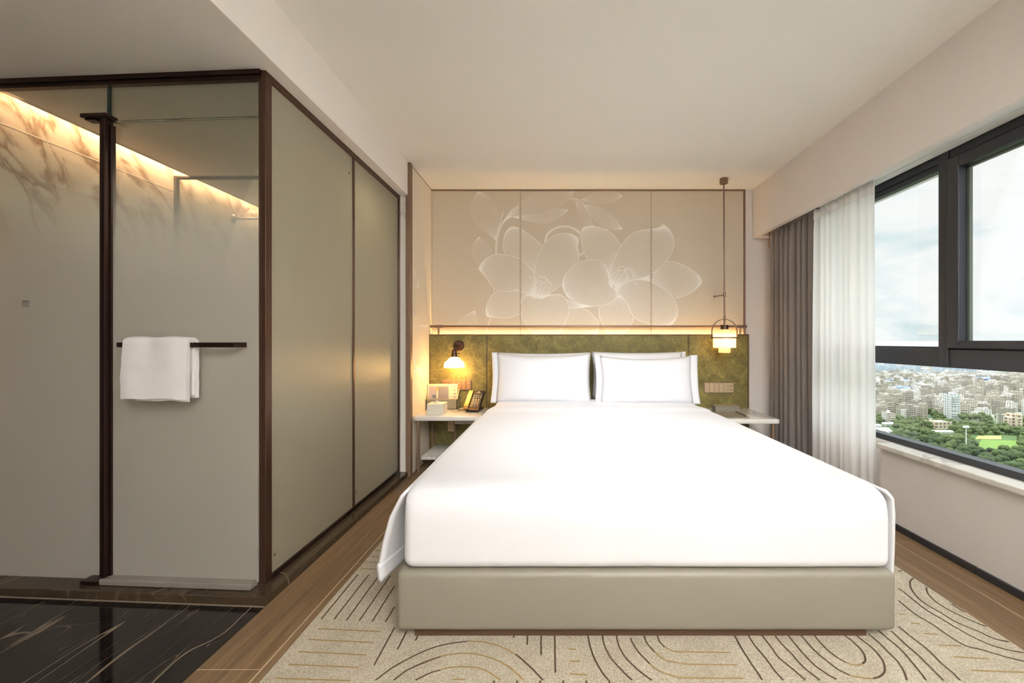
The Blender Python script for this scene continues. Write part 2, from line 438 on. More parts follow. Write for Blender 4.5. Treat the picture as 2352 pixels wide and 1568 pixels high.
def ribbed():
    m, t, b = newmat('ribbed_glass'); b.inputs['Base Color'].default_value = (.9, .88, .82, 1); b.inputs['Roughness'].default_value = .15
    tl = t.new('ShaderNodeBsdfTranslucent', i_0=(.95, .92, .85, 1)); mx = t.new('ShaderNodeMixShader', i_0=.55); t.l.new(b.outputs[0], mx.inputs[1]); t.l.new(tl.outputs[0], mx.inputs[2])
    tr = t.new('ShaderNodeBsdfTransparent'); m2 = t.new('ShaderNodeMixShader', i_0=.8); t.l.new(mx.outputs[0], m2.inputs[1]); t.l.new(tr.outputs[0], m2.inputs[2])
    t.l.new(m2.outputs[0], t.n['Material Output'].inputs[0]); return m
M['crystal'] = ribbed()
def sheer():
    m, t, b = newmat('sheer_voile'); t.n.remove(b)
    df = t.new('ShaderNodeBsdfDiffuse', i_0=(.97, .96, .95, 1)); tl = t.new('ShaderNodeBsdfTranslucent', i_0=(1, .98, .96, 1))
    a = t.new('ShaderNodeMixShader', i_0=.6); t.l.new(df.outputs[0], a.inputs[1]); t.l.new(tl.outputs[0], a.inputs[2])
    tr = t.new('ShaderNodeBsdfTransparent'); c = t.new('ShaderNodeMixShader', i_0=.05); t.l.new(a.outputs[0], c.inputs[1]); t.l.new(tr.outputs[0], c.inputs[2])
    t.l.new(c.outputs[0], t.n['Material Output'].inputs[0]); return m
M['sheer'] = sheer()
M['drape'] = simple('taupe_blackout_fabric', lin(122, 114, 110), .8, bump=.25, bscale=500, sheen=.2)
def opal():
    m, t, b = newmat('opal_glass'); b.inputs['Base Color'].default_value = (.85, .8, .68, 1); b.inputs['Roughness'].default_value = .25
    tl = t.new('ShaderNodeBsdfTranslucent', i_0=(.95, .88, .72, 1)); mx = t.new('ShaderNodeMixShader', i_0=.65)
    t.l.new(b.outputs[0], mx.inputs[1]); t.l.new(tl.outputs[0], mx.inputs[2]); t.l.new(mx.outputs[0], t.n['Material Output'].inputs[0]); return m
M['opal'] = opal()
WARM = (1.0, .66, .27)
M['bulb'] = emis('lit_bulb', (1.0, .72, .34), 14)
M['led'] = emis('led_strip_light', (1.0, .62, .22), 9)
M['ledbath'] = emis('bath_led_light', (1.0, .66, .36), 5)

# ------------------------------------------------------------------ room shell
CEIL = 2.59; LOW = 2.32; YB = 3.894; YR = -2.6
def fg(x):   # the door plane of the bathroom runs slightly askew: plan point for an image column
    k = (x-CX)/F; X = k*1.6829/(1+.0548*k); return X, 1.753-.0548*(X+1.28)
def doorY(X): return 1.753-.0548*(X+1.28)+.017
bm = B(); box(bm, -1.22, 2.3, YR, YB+.1, -.1, -.0008); box(bm, -4, -1.22, 3.3, 4.75, -.1, -.021); struct('floor', bm, M['grout'])
def plank(x0, x1, y0, y1): return box(B(), x0, x1, y0, y1, -.02, 0)
bm = B()
for x0, x1, ys in ((-1.22, -1.003, (-2.6, .02, 1.354, 2.68, YB)), (-.999, -.78, (-2.6, -.6, .7, 2.0, 3.3, YB)), (1.46, 1.884, (-2.6, -1.1, .9, 3.0, YB)), (1.888, 2.02, (-2.6, .2, 2.215, YB))):
    for a, b_ in zip(ys, ys[1:]): box(bm, x0, x1, a+.0015, b_-.0015, -.02, 0)
struct('floor', bm, M['wood'])
cn = (-1.22, 1.68)
bm = prism(B(), [(-4, YR), (-1.222, YR), (-1.222, 1.675), (-4, 1.675+.0555*2.78)], -.05, 0); struct('floor', bm, M['blackmarble'])
# grout strip along the curb and the curb itself
bm = prism(B(), [(-4, cn[1]+.0555*2.78-.012), (-1.222, cn[1]-.012), (-1.222, cn[1]-.005), (-4, cn[1]+.0555*2.78-.005)], -.001, .002); struct('trim_1', bm, simple('curb_grout', lin(112, 98, 84), .7))
bm = prism(B(), [(-4, cn[1]+.0555*2.78), cn, (-1.22, 3.30), (-1.335, 3.30), (-1.335, 1.84), (-4, 1.99)], -.02, .034, bev=.004); struct('trim_2', bm, M['brownmarble'])
bm = prism(B(), [(-4, 1.99), (-1.335, 1.84), (-1.335, 4.7), (-4, 4.7)], -.02, .02); struct('floor', bm, M['blackmarble'])
bm = B(); box(bm, -1.22, 2.4, YR, YB, CEIL, CEIL+.1); struct('ceiling', bm, M['ceiling'])
bm = B(); box(bm, -2.66, -1.22, YR, 4.75, LOW, CEIL+.1); box(bm, -4, -2.66, YR, 1.72, LOW, CEIL+.1); struct('ceiling', bm, M['paint'])
bm = B(); box(bm, -4, -2.66, 1.72, 4.75, 2.5, CEIL+.1); struct('ceiling', bm, M['paint'])
bm = B(); box(bm, -1.205, 2.4, YB, YB+.12, 0, CEIL); struct('wall_back', bm, M['wallpaper'])
bm = B(); box(bm, -4, 2.4, YR-.1, YR, 0, CEIL); struct('wall_front', bm, M['wallpaper'])
bm = B(); box(bm, -4.1, -4, YR, 1.8, 0, CEIL); struct('wall_left', bm, simple('dark_taupe_panel', lin(92, 80, 72), .6))
bm = B(); box(bm, -4, -2.76, 1.86, 4.7, 0, 2.5); struct('wall_left', bm, M['marblewall'])
bm = B(); box(bm, -2.82, -1.3, 4.6, 4.7, 0, 2.32); box(bm, -1.40, -1.30, 3.95, 4.6, 0, 2.32); struct('wall_back', bm, M['marblewall'])
bm = B(); box(bm, -2.76, -2.759, 1.95, 4.6, 2.197, 2.203); struct('trim_3', bm, M['paint'])
bm = B(); box(bm, -2.672, -2.66, 1.80, 4.6, LOW-.004, 2.40); struct('trim_4', bm, M['paint'])
# partition between bath and bed niche: marble return, bronze edge, mural side
bm = B(); box(bm, -1.335, -1.237, 3.30, 3.99, .034, LOW); struct('wall_left', bm, M['marble'])
bm = B(); box(bm, -1.236, -1.195, 3.285, 3.33, .034 if False else .0, CEIL, bev=.002); struct('trim_5', bm, M['trim'])
# right wall: apron under the window, pier in the corner, deep bulkhead above
bm = B(); box(bm, 2.02, 2.30, YR, 2.475, 0, .455); box(bm, 2.10, 2.30, 2.475, YB, 0, .455); struct('wall_right', bm, M['wallpaper'])
bm = B(); box(bm, 2.10, 2.30, 3.32, YB, .455, 2.25); box(bm, 2.10, 2.30, YR, -1.2, .455, 2.25); struct('wall_right', bm, M['wallpaper'])
bm = B(); box(bm, 1.92, 1.965, YR, YB, 2.118, CEIL); box(bm, 1.965, 2.4, YR, 3.02, 2.145, CEIL); box(bm, 1.965, 2.4, 3.02, YB, 2.25, CEIL); box(bm, 2.09, 2.4, 3.32, YB, 2.118, 2.25); box(bm, 1.965, 2.09, 3.80, YB, 2.118, 2.25)
struct('wall_right', bm, M['wallpaper'])
bm = B(); box(bm, 2.006, 2.020, YR, 1.9, 0, .036, bev=.003); box(bm, 2.006, 2.020, 1.904, 2.475, 0, .036, bev=.003); struct('baseboard_right', bm, M['skirt'])
# curtain track in the soffit
ct = thing('curtain_track', (2.03, 1.2, 2.12), 'slim white curtain track under the window bulkhead with a dark slot', 'curtain track')
bm = B(); box(bm, 1.968, 2.024, -1.2, 3.02, 2.128, 2.1455, bev=.002); box(bm, 2.032, 2.09, -1.2, 3.02, 2.128, 2.1455, bev=.002); islands('rail', bm, M['white_trackrail'], ct)
bm = B(); box(bm, 2.024, 2.032, -1.2, 3.02, 2.136, 2.1455); finish('slot', bm, M['darkslot'], ct)
# ------------------------------------------------------------------ window
ZS = .486; T0, T1 = .974, 1.073; ZT = 2.139
WX = 2.10
bm = B(); box(bm, 1.99, 2.16, -1.2, 2.475, .455, ZS, bev=.006, seg=3); box(bm, 2.085, 2.16, 2.474, 3.32, .455, ZS, bev=.004); sill = None
win = B()
def L(a, b_): pass
box(win, WX, WX+.07, -1.2, 3.32, T0, T1, bev=.003)                 # transom
box(win, WX, WX+.07, -1.2, 3.32, ZS, ZS+.035, bev=.003)             # bottom frame
box(win, WX, WX+.07, -1.2, 3.32, ZT-.05, ZT+.01, bev=.003)          # head
box(win, WX+.012, WX+.06, 2.175, 3.28, ZT-.085, ZT-.05, bev=.003)
box(win, WX+.012, WX+.06, 2.175, 3.28, T1, T1+.012, bev=.002)
for y0, y1 in ((3.26, 3.32), (2.125, 2.178), (.93, .99), (-1.2, -1.14)): box(win, WX-.008, WX+.07, y0, y1, T0 if y0 not in (3.26, -1.2) else ZS, ZT, bev=.003)
for y0, y1 in ((3.26, 3.32), (.2, .26)): box(win, WX, WX+.07, y0, y1, ZS, T1, bev=.003)
wf = struct('window_1', win, M['alu'])
finish('window_sill', bm, M['marble'], wf)
for a, b_ in ((.995, 2.118), (-1.13, .925)):
    s = B(); box(s, WX+.048, WX+.068, a-.01, b_+.01, T1-.002, T1+.022); box(s, WX+.048, WX+.068, a-.01, b_+.01, ZT-.08, ZT-.045); box(s, WX+.048, WX+.068, a-.008, a+.02, T1, ZT-.05); box(s, WX+.048, WX+.068, b_-.02, b_+.008, T1, ZT-.05); finish('sash_stop', s, M['alu'], wf)
    s = B(); x0, x1 = WX-.022, WX+.045
    box(s, x0, x1, b_-.062, b_, T1+.004, ZT-.06, bev=.006); box(s, x0, x1, a, a+.062, T1+.004, ZT-.06, bev=.006)
    box(s, x0, x1, a+.06, b_-.06, T1+.004, T1+.045, bev=.006); box(s, x0, x1, a+.06, b_-.06, ZT-.122, ZT-.06, bev=.006)
    so = finish('window_sash', s, M['alu'], wf)
    s = B(); y0, y1 = a+.062, b_-.062
    g = .012; box(s, x1-.02, x1-.004, y1-g, y1, T1+.045, ZT-.122); box(s, x1-.02, x1-.004, y0, y0+g, T1+.045, ZT-.122); box(s, x1-.02, x1-.004, y0, y1, ZT-.122-g*.6, ZT-.122)
    finish('gasket', s, M['gasket'], so)
    s = B(); box(s, WX+.034, WX+.038, a+.05, b_-.05, T1+.04, ZT-.12); finish('pane', s, M['glass'], so)
s = B(); box(s, WX+.034, WX+.038, 2.17, 3.27, T1, ZT-.06); finish('pane', s, M['glass'], wf)
s = B(); box(s, WX+.034, WX+.038, .25, 3.27, ZS+.02, T0+.01); finish('pane', s, M['glass'], wf)
s = B(); box(s, WX+.034, WX+.038, -1.18, .21, ZS+.02, T0+.01); finish('pane', s, M['glass'], wf)

# ------------------------------------------------------------------ bathroom glass front
def slab(bm, xa, xb, z0, z1, off0, off1, bev=0):
    """box between image columns xa..xb on the door plane; offsets towards the room are negative"""
    A = fg(xa); C = fg(xb); d = Vector((C[0]-A[0], C[1]-A[1])).normalized(); n = Vector((-d.y, d.x))
    if n.y < 0: n = -n
    A = Vector(A)+Vector((0, .017)); C = Vector(C)+Vector((0, .017))
    p = [A+n*off0, C+n*off0, C+n*off1, A+n*off1]
    return prism(bm, [tuple(q) for q in p], z0, z1, bev=bev)
gp = thing('glass_partition', (-1.30, 1.79, .034), 'bronze framed glass partition of the bathroom with corner post and satin side panes', 'partition')
bm = B(); box(bm, -1.321, -1.288, 1.77, 1.81, .034, LOW, bev=.002); finish('corner_post', bm, M['bronze'], gp)
bm = B(); slab(bm, -98, 594, LOW-.022, LOW, -.012, .03, bev=.0015); slab(bm, -98, 594, LOW-.04, LOW-.022, -.004, .022, bev=.0015); finish('top_rail', bm, M['bronze_dark'], gp)
bm = B(); box(bm, -1.316, -1.288, 1.81, 3.30, LOW-.034, LOW, bev=.0015); finish('top_rail', bm, M['bronze'], gp)
bm = B(); box(bm, -1.320, -1.286, 1.81, 3.30, .034, .056, bev=.0015); finish('bottom_rail', bm, M['bronze_dark'], gp)
bm = B(); box(bm, -1.312, -1.292, 2.545, 2.565, .05, LOW-.03, bev=.0015); finish('mullion', bm, M['bronze'], gp)
bm = B(); box(bm, -1.316, -1.286, 3.275, 3.30, .034, LOW, bev=.0015); finish('end_post', bm, M['bronze'], gp)
for a, b_ in ((1.81, 2.545), (2.565, 3.275)):
    bm = B(); box(bm, -1.306, -1.298, a, b_, .05, LOW-.03); p = finish('satin_pane', bm, M['satin'], gp)
    bm = B()
    for yy, zz in ((a+.03, .13), (b_-.04, LOW-.15)): tube(bm, [(-1.2985, yy, zz), (-1.2965, yy, zz)], .008, 12)
    islands('suction_dot', bm, M['trim'], p)
bm = B(); slab(bm, -98, 237, .034, LOW-.03, .0, .008); p = finish('fixed_pane', bm, M['frosted'], gp)
bm = B(); slab(bm, 240, 590, .034+2.105-.03, LOW-.03, 0, .008); finish('transom_pane', bm, M['frosted'], gp)
bm = B(); slab(bm, 236.5, 241, 2.13, LOW-.03, -.001, .010); finish('glass_edge', bm, M['glassedge'], gp)
# wall sticker and soap dispenser behind the frosted glass
# the swing door
dr = thing('door_1', (-2.0, 1.80, .04)); dr['kind'] = 'structure'
DT = 2.108
bm = B(); slab(bm, 246, 590, .05, DT, -.012, -.004); gd = finish('door_glass', bm, M['frosted'], dr)
bm = B(); slab(bm, 250, 586, DT, DT+.0012, -.0125, -.0110); finish('glass_edge', bm, M['glassedge'], gd)
bm = B(); slab(bm, 247, 588, .036, .062, -.05, -.006, bev=.004); finish('bottom_seal', bm, simple('rubber_seal', lin(120, 112, 104), .35), dr)
bm = B(); slab(bm, 236.5, 240.5, .06, DT+.004, -.03, -.004, bev=.002); slab(bm, 246, 253.5, .05, DT+.004, -.04, -.004, bev=.002); slab(bm, 254.6, 257, .05, DT-.02, -.02, .0, bev=.001); slab(bm, 240.5, 246, .05, DT, -.012, -.004)
finish('pull_stile', bm, M['bronze_dark'], dr)
bm = B(); slab(bm, 204, 262, DT, DT+.018, -.05, -.0, bev=.002); slab(bm, 210, 232, DT-.008, DT, -.04, -.01); finish('hinge_bracket', bm, M['bronze_dark'], dr)
bm = B(); slab(bm, 203, 248, .036, .052, -.05, .0, bev=.002); finish('hinge_bracket', bm, M['bronze_dark'], dr)
bm = B(); slab(bm, 240, 246, .06, DT-.01, -.018, -.012); finish('gap_strip', bm, M['black'], dr)
YB_ = fg(440)[1]
bm = B(); slab(bm, 306, 568, 1.089, 1.110, -.082, -.070, bev=.0015)
for q in (312, 560): slab(bm, q, q+5, 1.089, 1.110, -.072, -.010)
finish('towel_bar', bm, M['bronze_dark'], dr)

# inner shower frame and curtain rod
sf = thing('shower_screen', (-1.85, 2.46, .02), 'slim bronze framed shower screen inside the bathroom', 'shower screen')
bm = B(); box(bm, -2.35, -2.33, 2.45, 2.47, .02, 2.115, bev=.002); finish('stile', bm, M['bronze'], sf)
bm = B(); box(bm, -1.40, -1.38, 2.45, 2.47, .02, 2.115, bev=.002); finish('stile', bm, M['bronze'], sf)
bm = B(); box(bm, -2.35, -1.38, 2.45, 2.47, 2.115, 2.133, bev=.002); finish('top_rail', bm, M['bronze'], sf)
bm = B(); box(bm, -2.33, -1.40, 2.456, 2.464, .03, 2.115); finish('pane', bm, M['glass'], sf)
cr = thing('shower_rod', (-2.76, 3.41, 2.16), 'chrome shower rod with round flange on the marble wall', 'shower rod')
bm = B(); tube(bm, [(-2.755, 3.41, 2.165), (-1.337, 3.41, 2.165)], .0125, 16); finish('rod', bm, M['chrome'], cr, smooth=True, angle=.7)
for x in (-2.76, -1.352):
    bm = B(); tube(bm, [(x, 3.41, 2.165), (x+.006, 3.41, 2.165), (x+.015, 3.41, 2.165)], [.034, .034, .022], 24); finish('flange', bm, M['chrome'], cr, smooth=True, angle=.5)
# fittings on the marble wall, seen faintly through the frosting
bm = B(); rbox(bm, -2.758, -2.66, 2.08, 2.20, 1.12, 1.38, .03, (3, 3, 4)); tag(finish('hair_dryer', bm, M['black'], smooth=True), 'dark rounded dryer shape faintly showing through the frosted pane', 'hair dryer')
st = thing('glass_sticker', (-2.3, 1.80, 1.28), 'small pale square sticker on the frosted pane at far left', 'sticker')
bm = B(); slab(bm, 40, 57, 1.272, 1.304, -.0022, -.0004); finish('label', bm, simple('sticker_film', lin(150, 142, 132), .5), st)
bm = B(); slab(bm, 42, 54, 1.297, 1.300, -.0030, -.0024); finish('printed_line', bm, M['ink'], st)
# bath LED in the slot above the marble
bm = B(); box(bm, -2.655, -2.645, 1.95, 4.55, 2.42, 2.44)
tag(finish('led_strip', B() if False else bm, M['ledbath']), 'warm light strip hidden in the ceiling slot above the bathroom marble', 'led strip')
area('bath_slot_light', (-2.690, 3.2, 2.46), (0, 0, 0), .05, 2.6, 30, (1, .57, .32))
area('added_bath_fill', (-1.62, 2.75, 2.22), (0, 0, 0), .3, .3, 18, (1, .95, .88), 'DISK')  # added fill kept out of sight behind the satin panes, brightens the bathroom
# ------------------------------------------------------------------ mural: lilies printed on wall panels
RC = [0]
def ribbon(bm, pts, w, nrm, mi=1):
    """thin flat printed line along pts on a plane with normal nrm"""
    prev = None; nrm = Vector(nrm); RC[0] = (RC[0]+1) % 400; pts = [p+nrm*RC[0]*2.5e-6 for p in pts]
    for i, p in enumerate(pts):
        d = (pts[min(i+1, len(pts)-1)]-pts[max(i-1, 0)])
        if d.length < 1e-9: continue
        s = d.normalized().cross(nrm)*(w/2)
        a, b_ = bm.verts.new(p+s), bm.verts.new(p-s)
        if prev:
            f = bm.faces.new((prev[0], a, b_, prev[1])); f.material_index = mi
        prev = (a, b_)
def pin(pt, poly):
    x, y = pt; c = False; j = len(poly)-1
    for i in range(len(poly)):
        xi, yi = poly[i][0], poly[i][1]; xj, yj = poly[j][0], poly[j][1]
        if (yi > y) != (yj > y) and x < (xj-xi)*(y-yi)/(yj-yi)+xi: c = not c
        j = i
    return c
def v2(l): return [Vector((a, b_, 0)) for a, b_ in l]
# petals in drawing units (origin top left of the drawing); front ones first: (edge a, edge b, lines, outline)
PET = [
 ([(808,860),(780,842),(745,840),(722,862),(712,905),(716,970),(742,1032),(785,1095),(870,1150)], [(850,866),(920,840),(980,832),(1020,862),(1043,920),(1040,980),(1010,1050),(960,1110),(870,1150)], 46, 1),
 ([(1345,785),(1325,770),(1318,690),(1300,640),(1260,602),(1200,592),(1120,610),(1060,650),(1015,705),(998,770),(1015,815)], [(1345,785),(1370,810),(1380,840),(1360,872),(1320,895),(1260,910),(1180,910),(1100,888),(1040,855),(1015,815)], 52, 1),
 ([(805,862),(812,790),(808,700),(770,645),(720,600),(660,572),(600,560),(550,556),(490,575),(450,610),(418,656)], [(805,862),(760,832),(700,806),(640,809),(580,812),(530,790),(490,740),(450,690),(418,656)], 32, 1),
 ([(808,862),(806,780),(808,680),(828,580),(868,490),(930,435),(1000,413),(1060,417),(1115,447)], [(850,862),(910,832),(970,785),(1030,735),(1080,690),(1108,635),(1113,560),(1106,500),(1115,447)], 40, 1),
 ([(1325,770),(1326,700),(1350,620),(1400,510),(1460,430),(1530,395),(1610,382),(1670,372),(1690,347)], [(1350,786),(1430,752),(1520,727),(1600,700),(1680,640),(1735,580),(1766,510),(1768,450),(1740,388),(1690,347)], 42, 1),
 ([(1350,790),(1430,745),(1520,732),(1600,745),(1690,790),(1760,850),(1792,920),(1790,990),(1750,1050)], [(1345,790),(1390,830),(1432,875),(1462,930),(1492,985),(1560,1025),(1650,1045),(1750,1050)], 34, 1),
 ([(820,860),(770,700),(700,640),(625,580),(596,530),(594,470),(605,412),(640,365)], [(820,860),(845,700),(860,560),(855,500),(830,468),(770,420),(700,375),(640,365)], 34, 1),
 ([(1325,780),(1260,690),(1185,610),(1150,540),(1130,465),(1130,400),(1150,365)], [(1325,780),(1335,680),(1365,590),(1400,505),(1383,468),(1350,420),(1300,388),(1220,363),(1150,365)], 32, 1),
 ([(1500,735),(1560,715),(1630,670),(1690,620),(1740,605),(1820,625),(1890,660),(1940,700),(1968,745)], [(1500,735),(1600,755),(1690,800),(1740,850),(1770,862),(1860,835),(1930,790),(1968,745)], 36, 1),
 ([(815,864),(740,815),(650,808),(560,812),(518,835),(490,880),(473,930),(476,985)], [(815,866),(780,910),(712,962),(660,985),(600,995),(530,993),(476,985)], 26, 1),
 ([(1380,830),(1300,890),(1260,915),(1255,970),(1272,1030),(1310,1095),(1370,1160)], [(1390,830),(1440,880),(1470,930),(1492,985),(1472,1050),(1430,1100),(1370,1160)], 32, 1),
 ([(900,850),(980,850),(1060,880),(1140,905),(1225,912)], [(900,860),(980,900),(1050,925),(1130,925),(1225,912)], 14, 1),
 ([(930,870),(1040,905),(1120,925),(1180,950),(1230,1000),(1252,1050),(1230,1120)], [(930,880),(960,960),(985,1060),(1040,1130),(1230,1120)], 26, 1),
]
LEAF = [
 ([(545,460),(460,390),(400,340),(372,275),(375,195),(420,122)], [(545,460),(555,380),(557,300),(540,220),(480,150),(420,122)], 16),
 ([(545,600),(480,690),(430,650),(400,610),(378,545),(385,485),(425,435)], [(545,600),(520,560),(505,515),(480,480),(425,435)], 13),
 ([(590,340),(650,245),(720,190),(790,140),(870,90),(960,70),(1080,110)], [(590,340),(650,300),(780,290),(900,268),(1000,220),(1055,165),(1080,110)], 22),
 ([(650,300),(720,290),(860,275),(960,240),(1045,250)], [(650,300),(760,325),(870,342),(960,320),(1045,250)], 16),
 ([(1130,180),(1190,150),(1260,120),(1340,114),(1415,152)], [(1130,180),(1200,203),(1290,208),(1360,192),(1415,152)], 12),
 ([(1150,215),(1230,222),(1320,270),(1380,330),(1415,383)], [(1150,215),(1190,290),(1260,350),(1340,385),(1415,383)], 16),
 ([(1090,190),(1105,260),(1140,330),(1165,362),(1215,370)], [(1090,190),(1150,230),(1195,295),(1215,370)], 9),
 ([(300,1150),(262,1095),(280,1030),(330,975),(395,945)], [(400,1150),(416,1080),(412,1000),(395,945)], 15),
 ([(1235,1040),(1240,1015),(1255,980),(1290,960)], [(1240,1080),(1250,1040),(1270,1015),(1300,1000)], 5),
]
STEM = [([(540,556),(543,470),(560,390),(592,330),(640,272),(720,205)], 5), ([(548,556),(552,470),(570,390),(600,330),(650,280),(718,225)], 3.5), ([(545,460),(562,370),(592,262)], 4),
 ([(878,482),(892,425),(930,385),(1000,362),(1070,372),(1130,412)], 7), ([(880,478),(898,428),(935,392),(1000,370),(1070,381),(1126,420)], 4), ([(1113,562),(1132,555),(1150,540)], 8),
 ([(1055,168),(1110,180),(1170,228)], 5), ([(1060,178),(1110,192),(1165,238)], 3), ([(528,790),(528,828)], 4), ([(505,990),(490,1040),(474,1095)], 4), ([(1300,382),(1312,396)], 7)]
PIST = [ [(808,860),(812,815),(830,775),(862,755),(892,765),(908,800),(895,835),(862,862),(808,860)], [(825,850),(838,810),(862,768)], [(840,852),(866,812),(882,775)],
 [(768,700),(785,722),(815,722),(850,715),(882,722),(905,745),(915,772)], [(822,760),(838,742),(868,745),(900,742),(922,758),(920,785),(905,795)], [(830,700),(858,705),(880,712),(898,730)], [(815,722),(826,745),(822,765)],
 [(1350,786),(1326,758),(1328,720),(1352,690),(1392,668),(1425,672),(1448,700),(1440,735),(1400,765),(1350,786)], [(1345,770),(1352,735),(1385,690)], [(1362,772),(1390,730),(1418,692)],
 [(1382,668),(1392,645),(1415,640),(1432,655),(1430,680)], [(1425,670),(1455,660),(1480,680),(1500,712),(1518,735)], [(1432,655),(1462,648),(1492,668),(1508,700),(1520,718)], [(1440,685),(1452,715),(1448,742),(1435,738)], [(1480,690),(1495,725),(1505,760),(1520,765)] ]
def dpt(p): # drawing units -> wall coordinates (x, z) on the back wall
    k = YB/F; px, py = 960+p.x/3.0154, 400+p.y/3.0154
    return Vector(((px-CX)*k, 0, H-(py-CY)*k))
def mural_lines():
    out = []; front = []
    def emit(pts, w, masks):
        run = []
        for p in pts:
            bad = any(pin((p.x, p.y), m) for m in masks) or p.y < 116 or p.y > 1130
            if bad:
                if len(run) > 1: out.append((run, w))
                run = []
            else: run.append(p)
        if len(run) > 1: out.append((run, w))
    for a, b_, n, ol in PET:
        A = resample(catmull(v2(a), 8), 40); Bq = resample(catmull(v2(b_), 8), 40)
        for i in range(1, n):
            t = i/n; pts = [A[j].lerp(Bq[j], t) for j in range(41)]
            emit(pts[1:-1], .0022, front)
        emit(A, .0050, front); emit(Bq, .0050, front)
        poly = [(p.x, p.y) for p in A]+[(p.x, p.y) for p in Bq[::-1]]
        front.append(poly)
    for a, b_, n in LEAF:
        A = resample(catmull(v2(a), 8), 40); Bq = resample(catmull(v2(b_), 8), 40)
        for i in range(0, n+1): emit([A[j].lerp(Bq[j], i/n) for j in range(41)], .0015, front)
    for p, w in STEM: emit(catmull(v2(p), 8), w/3.0154*YB/F, front)
    for p in PIST: emit(catmull(v2(p), 6), .005, [])
    return out
LN = [([dpt(p) for p in r], w) for r, w in mural_lines()]
for x0, x1, lab in ((-1.203, -.345, 'left mural panel with leaves and the tips of lily petals'), (-.341, .930, 'wide middle mural panel with two white line-drawn lilies'), (.934, 1.830, 'right mural panel behind the pendant with two petal tips')):
    bm = B(); box(bm, x0, x1, YB-.012, YB, 0, CEIL-.012)
    for pts, w in LN:
        run = []
        for p in pts+[None]:
            if p is not None and x0+.002 < p.x < x1-.002: run.append(Vector((p.x, YB-.0126, p.z)))
            else:
                if len(run) > 1: ribbon(bm, run, w, (0, -1, 0))
                run = []
    tag(finish('mural_panel', bm, [M['mural'], M['muralline']]), lab, 'wall panel', 'mural panels behind the bed')
# side panel of the niche with the same drawing
def sw(x, y, X=-1.2055):
    px, py = 925+x/3.92, 600+y/3.92; Y = F*X/(px-CX); return Vector((X, Y, H-(py-CY)*Y/F))
bm = B(); box(bm, -1.235, -1.207, 3.33, YB, 0, CEIL-.008)
def side(a, b_, n, w=.004):
    A = resample(catmull(v2(a), 8), 30); Bq = resample(catmull(v2(b_), 8), 30)
    for i in range(n+1):
        pts = [sw(*A[j].lerp(Bq[j], i/n).xy) for j in range(31)]
        pts = [p for p in pts if 3.335 < p.y < 3.88]
        if len(pts) > 1: ribbon(bm, pts, w*(1.6 if i in (0, n) else .8), (1, 0, 0))
side([(130,990),(88,860),(92,760),(112,650),(140,592),(180,573),(215,576),(226,555)], [(130,990),(190,905),(228,850),(242,740),(236,620),(226,555)], 20)
side([(130,990),(170,930),(215,870),(232,860)], [(130,990),(165,1040),(205,1130),(228,1230)], 14)
side([(130,990),(100,985),(84,1020),(80,1060)], [(130,990),(160,1030),(195,1110),(190,1300)], 16)
side([(80,60),(115,110),(148,215)], [(78,120),(95,230),(130,240),(148,215)], 8)
side([(80,230),(108,340),(126,512)], [(78,330),(90,470),(110,500),(126,512)], 8)
side([(78,470),(95,560),(108,640)], [(79,472),(96,562),(109,642)], 1)
side([(84,830),(100,850),(95,880),(110,900),(105,940)], [(85,832),(101,852),(96,882),(111,902),(106,942)], 1)
tag(finish('mural_panel', bm, [M['muralside'], M['muralline']]), 'pale mural panel on the side of the niche, left of the headboard', 'wall panel', 'mural panels behind the bed')
# bronze edging of the panels
bm = B(); box(bm, -1.207, 1.846, YB-.024, YB, CEIL-.013, CEIL-.0005, bev=.002); struct('trim_6', bm, M['trim'])
bm = B(); box(bm, 1.832, 1.846, YB-.024, YB, 1.10, CEIL-.0135, bev=.002); struct('trim_7', bm, M['trim'])
bm = B(); box(bm, -1.236, -1.206, 3.331, YB-.013, CEIL-.008, CEIL-.0005); struct('trim_8', bm, M['trim'])
for x in (-.343, .932):
    bm = B(); box(bm, x-.0018, x+.0018, YB-.0135, YB-.001, .2, CEIL-.014); struct('trim_9', bm, M['trim'])

# ------------------------------------------------------------------ headboard
HY = 3.802; HZ = 1.173
hb = thing('headboard', (.32, 3.84, 0), 'olive suede headboard of three upholstered panels along the wall behind the bed', 'headboard')
bm = B(); box(bm, -1.204, 1.846, HY+.016, HY+.052, .02, HZ, bev=.002); finish('backing', bm, M['trim'], hb)
bm = B(); box(bm, -1.206, 1.848, HY-.002, HY+.055, HZ, HZ+.009, bev=.002); box(bm, 1.838, 1.848, HY-.002, HY+.055, .02, HZ, bev=.001); box(bm, -1.206, -1.202, HY-.002, HY+.02, .02, HZ); finish('metal_edging', bm, M['trim'], hb)
for x0, x1 in ((-1.202, -.656), (-.650, 1.265), (1.271, 1.838)):
    bm = B(); rbox(bm, x0, x1, HY, HY+.02, .03, HZ, .009, (10, 1, 8), 4, disp=lambda p: (0, .0015*noise.noise(p*6), 0)); finish('upholstered_panel', bm, M['suede'], hb, smooth=True)
bm = B(); box(bm, -1.18, 1.82, HY+.060, HY+.068, HZ-.035, HZ-.028)
tag(finish('led_strip', bm, M['led']), 'warm light strip glowing in the gap behind the headboard top', 'led strip')
bm = B(); box(bm, -1.18, 1.82, HY+.054, HY+.078, HZ-.06, HZ-.036); tag(finish('led_channel', bm, M['alu']), 'narrow metal channel carrying the light strip behind the headboard', 'channel')
area('headboard_strip_light', (.32, HY+.066, HZ-.02), (math.pi, 0, 0), 3.0, .02, 6.5, (1, .60, .22))
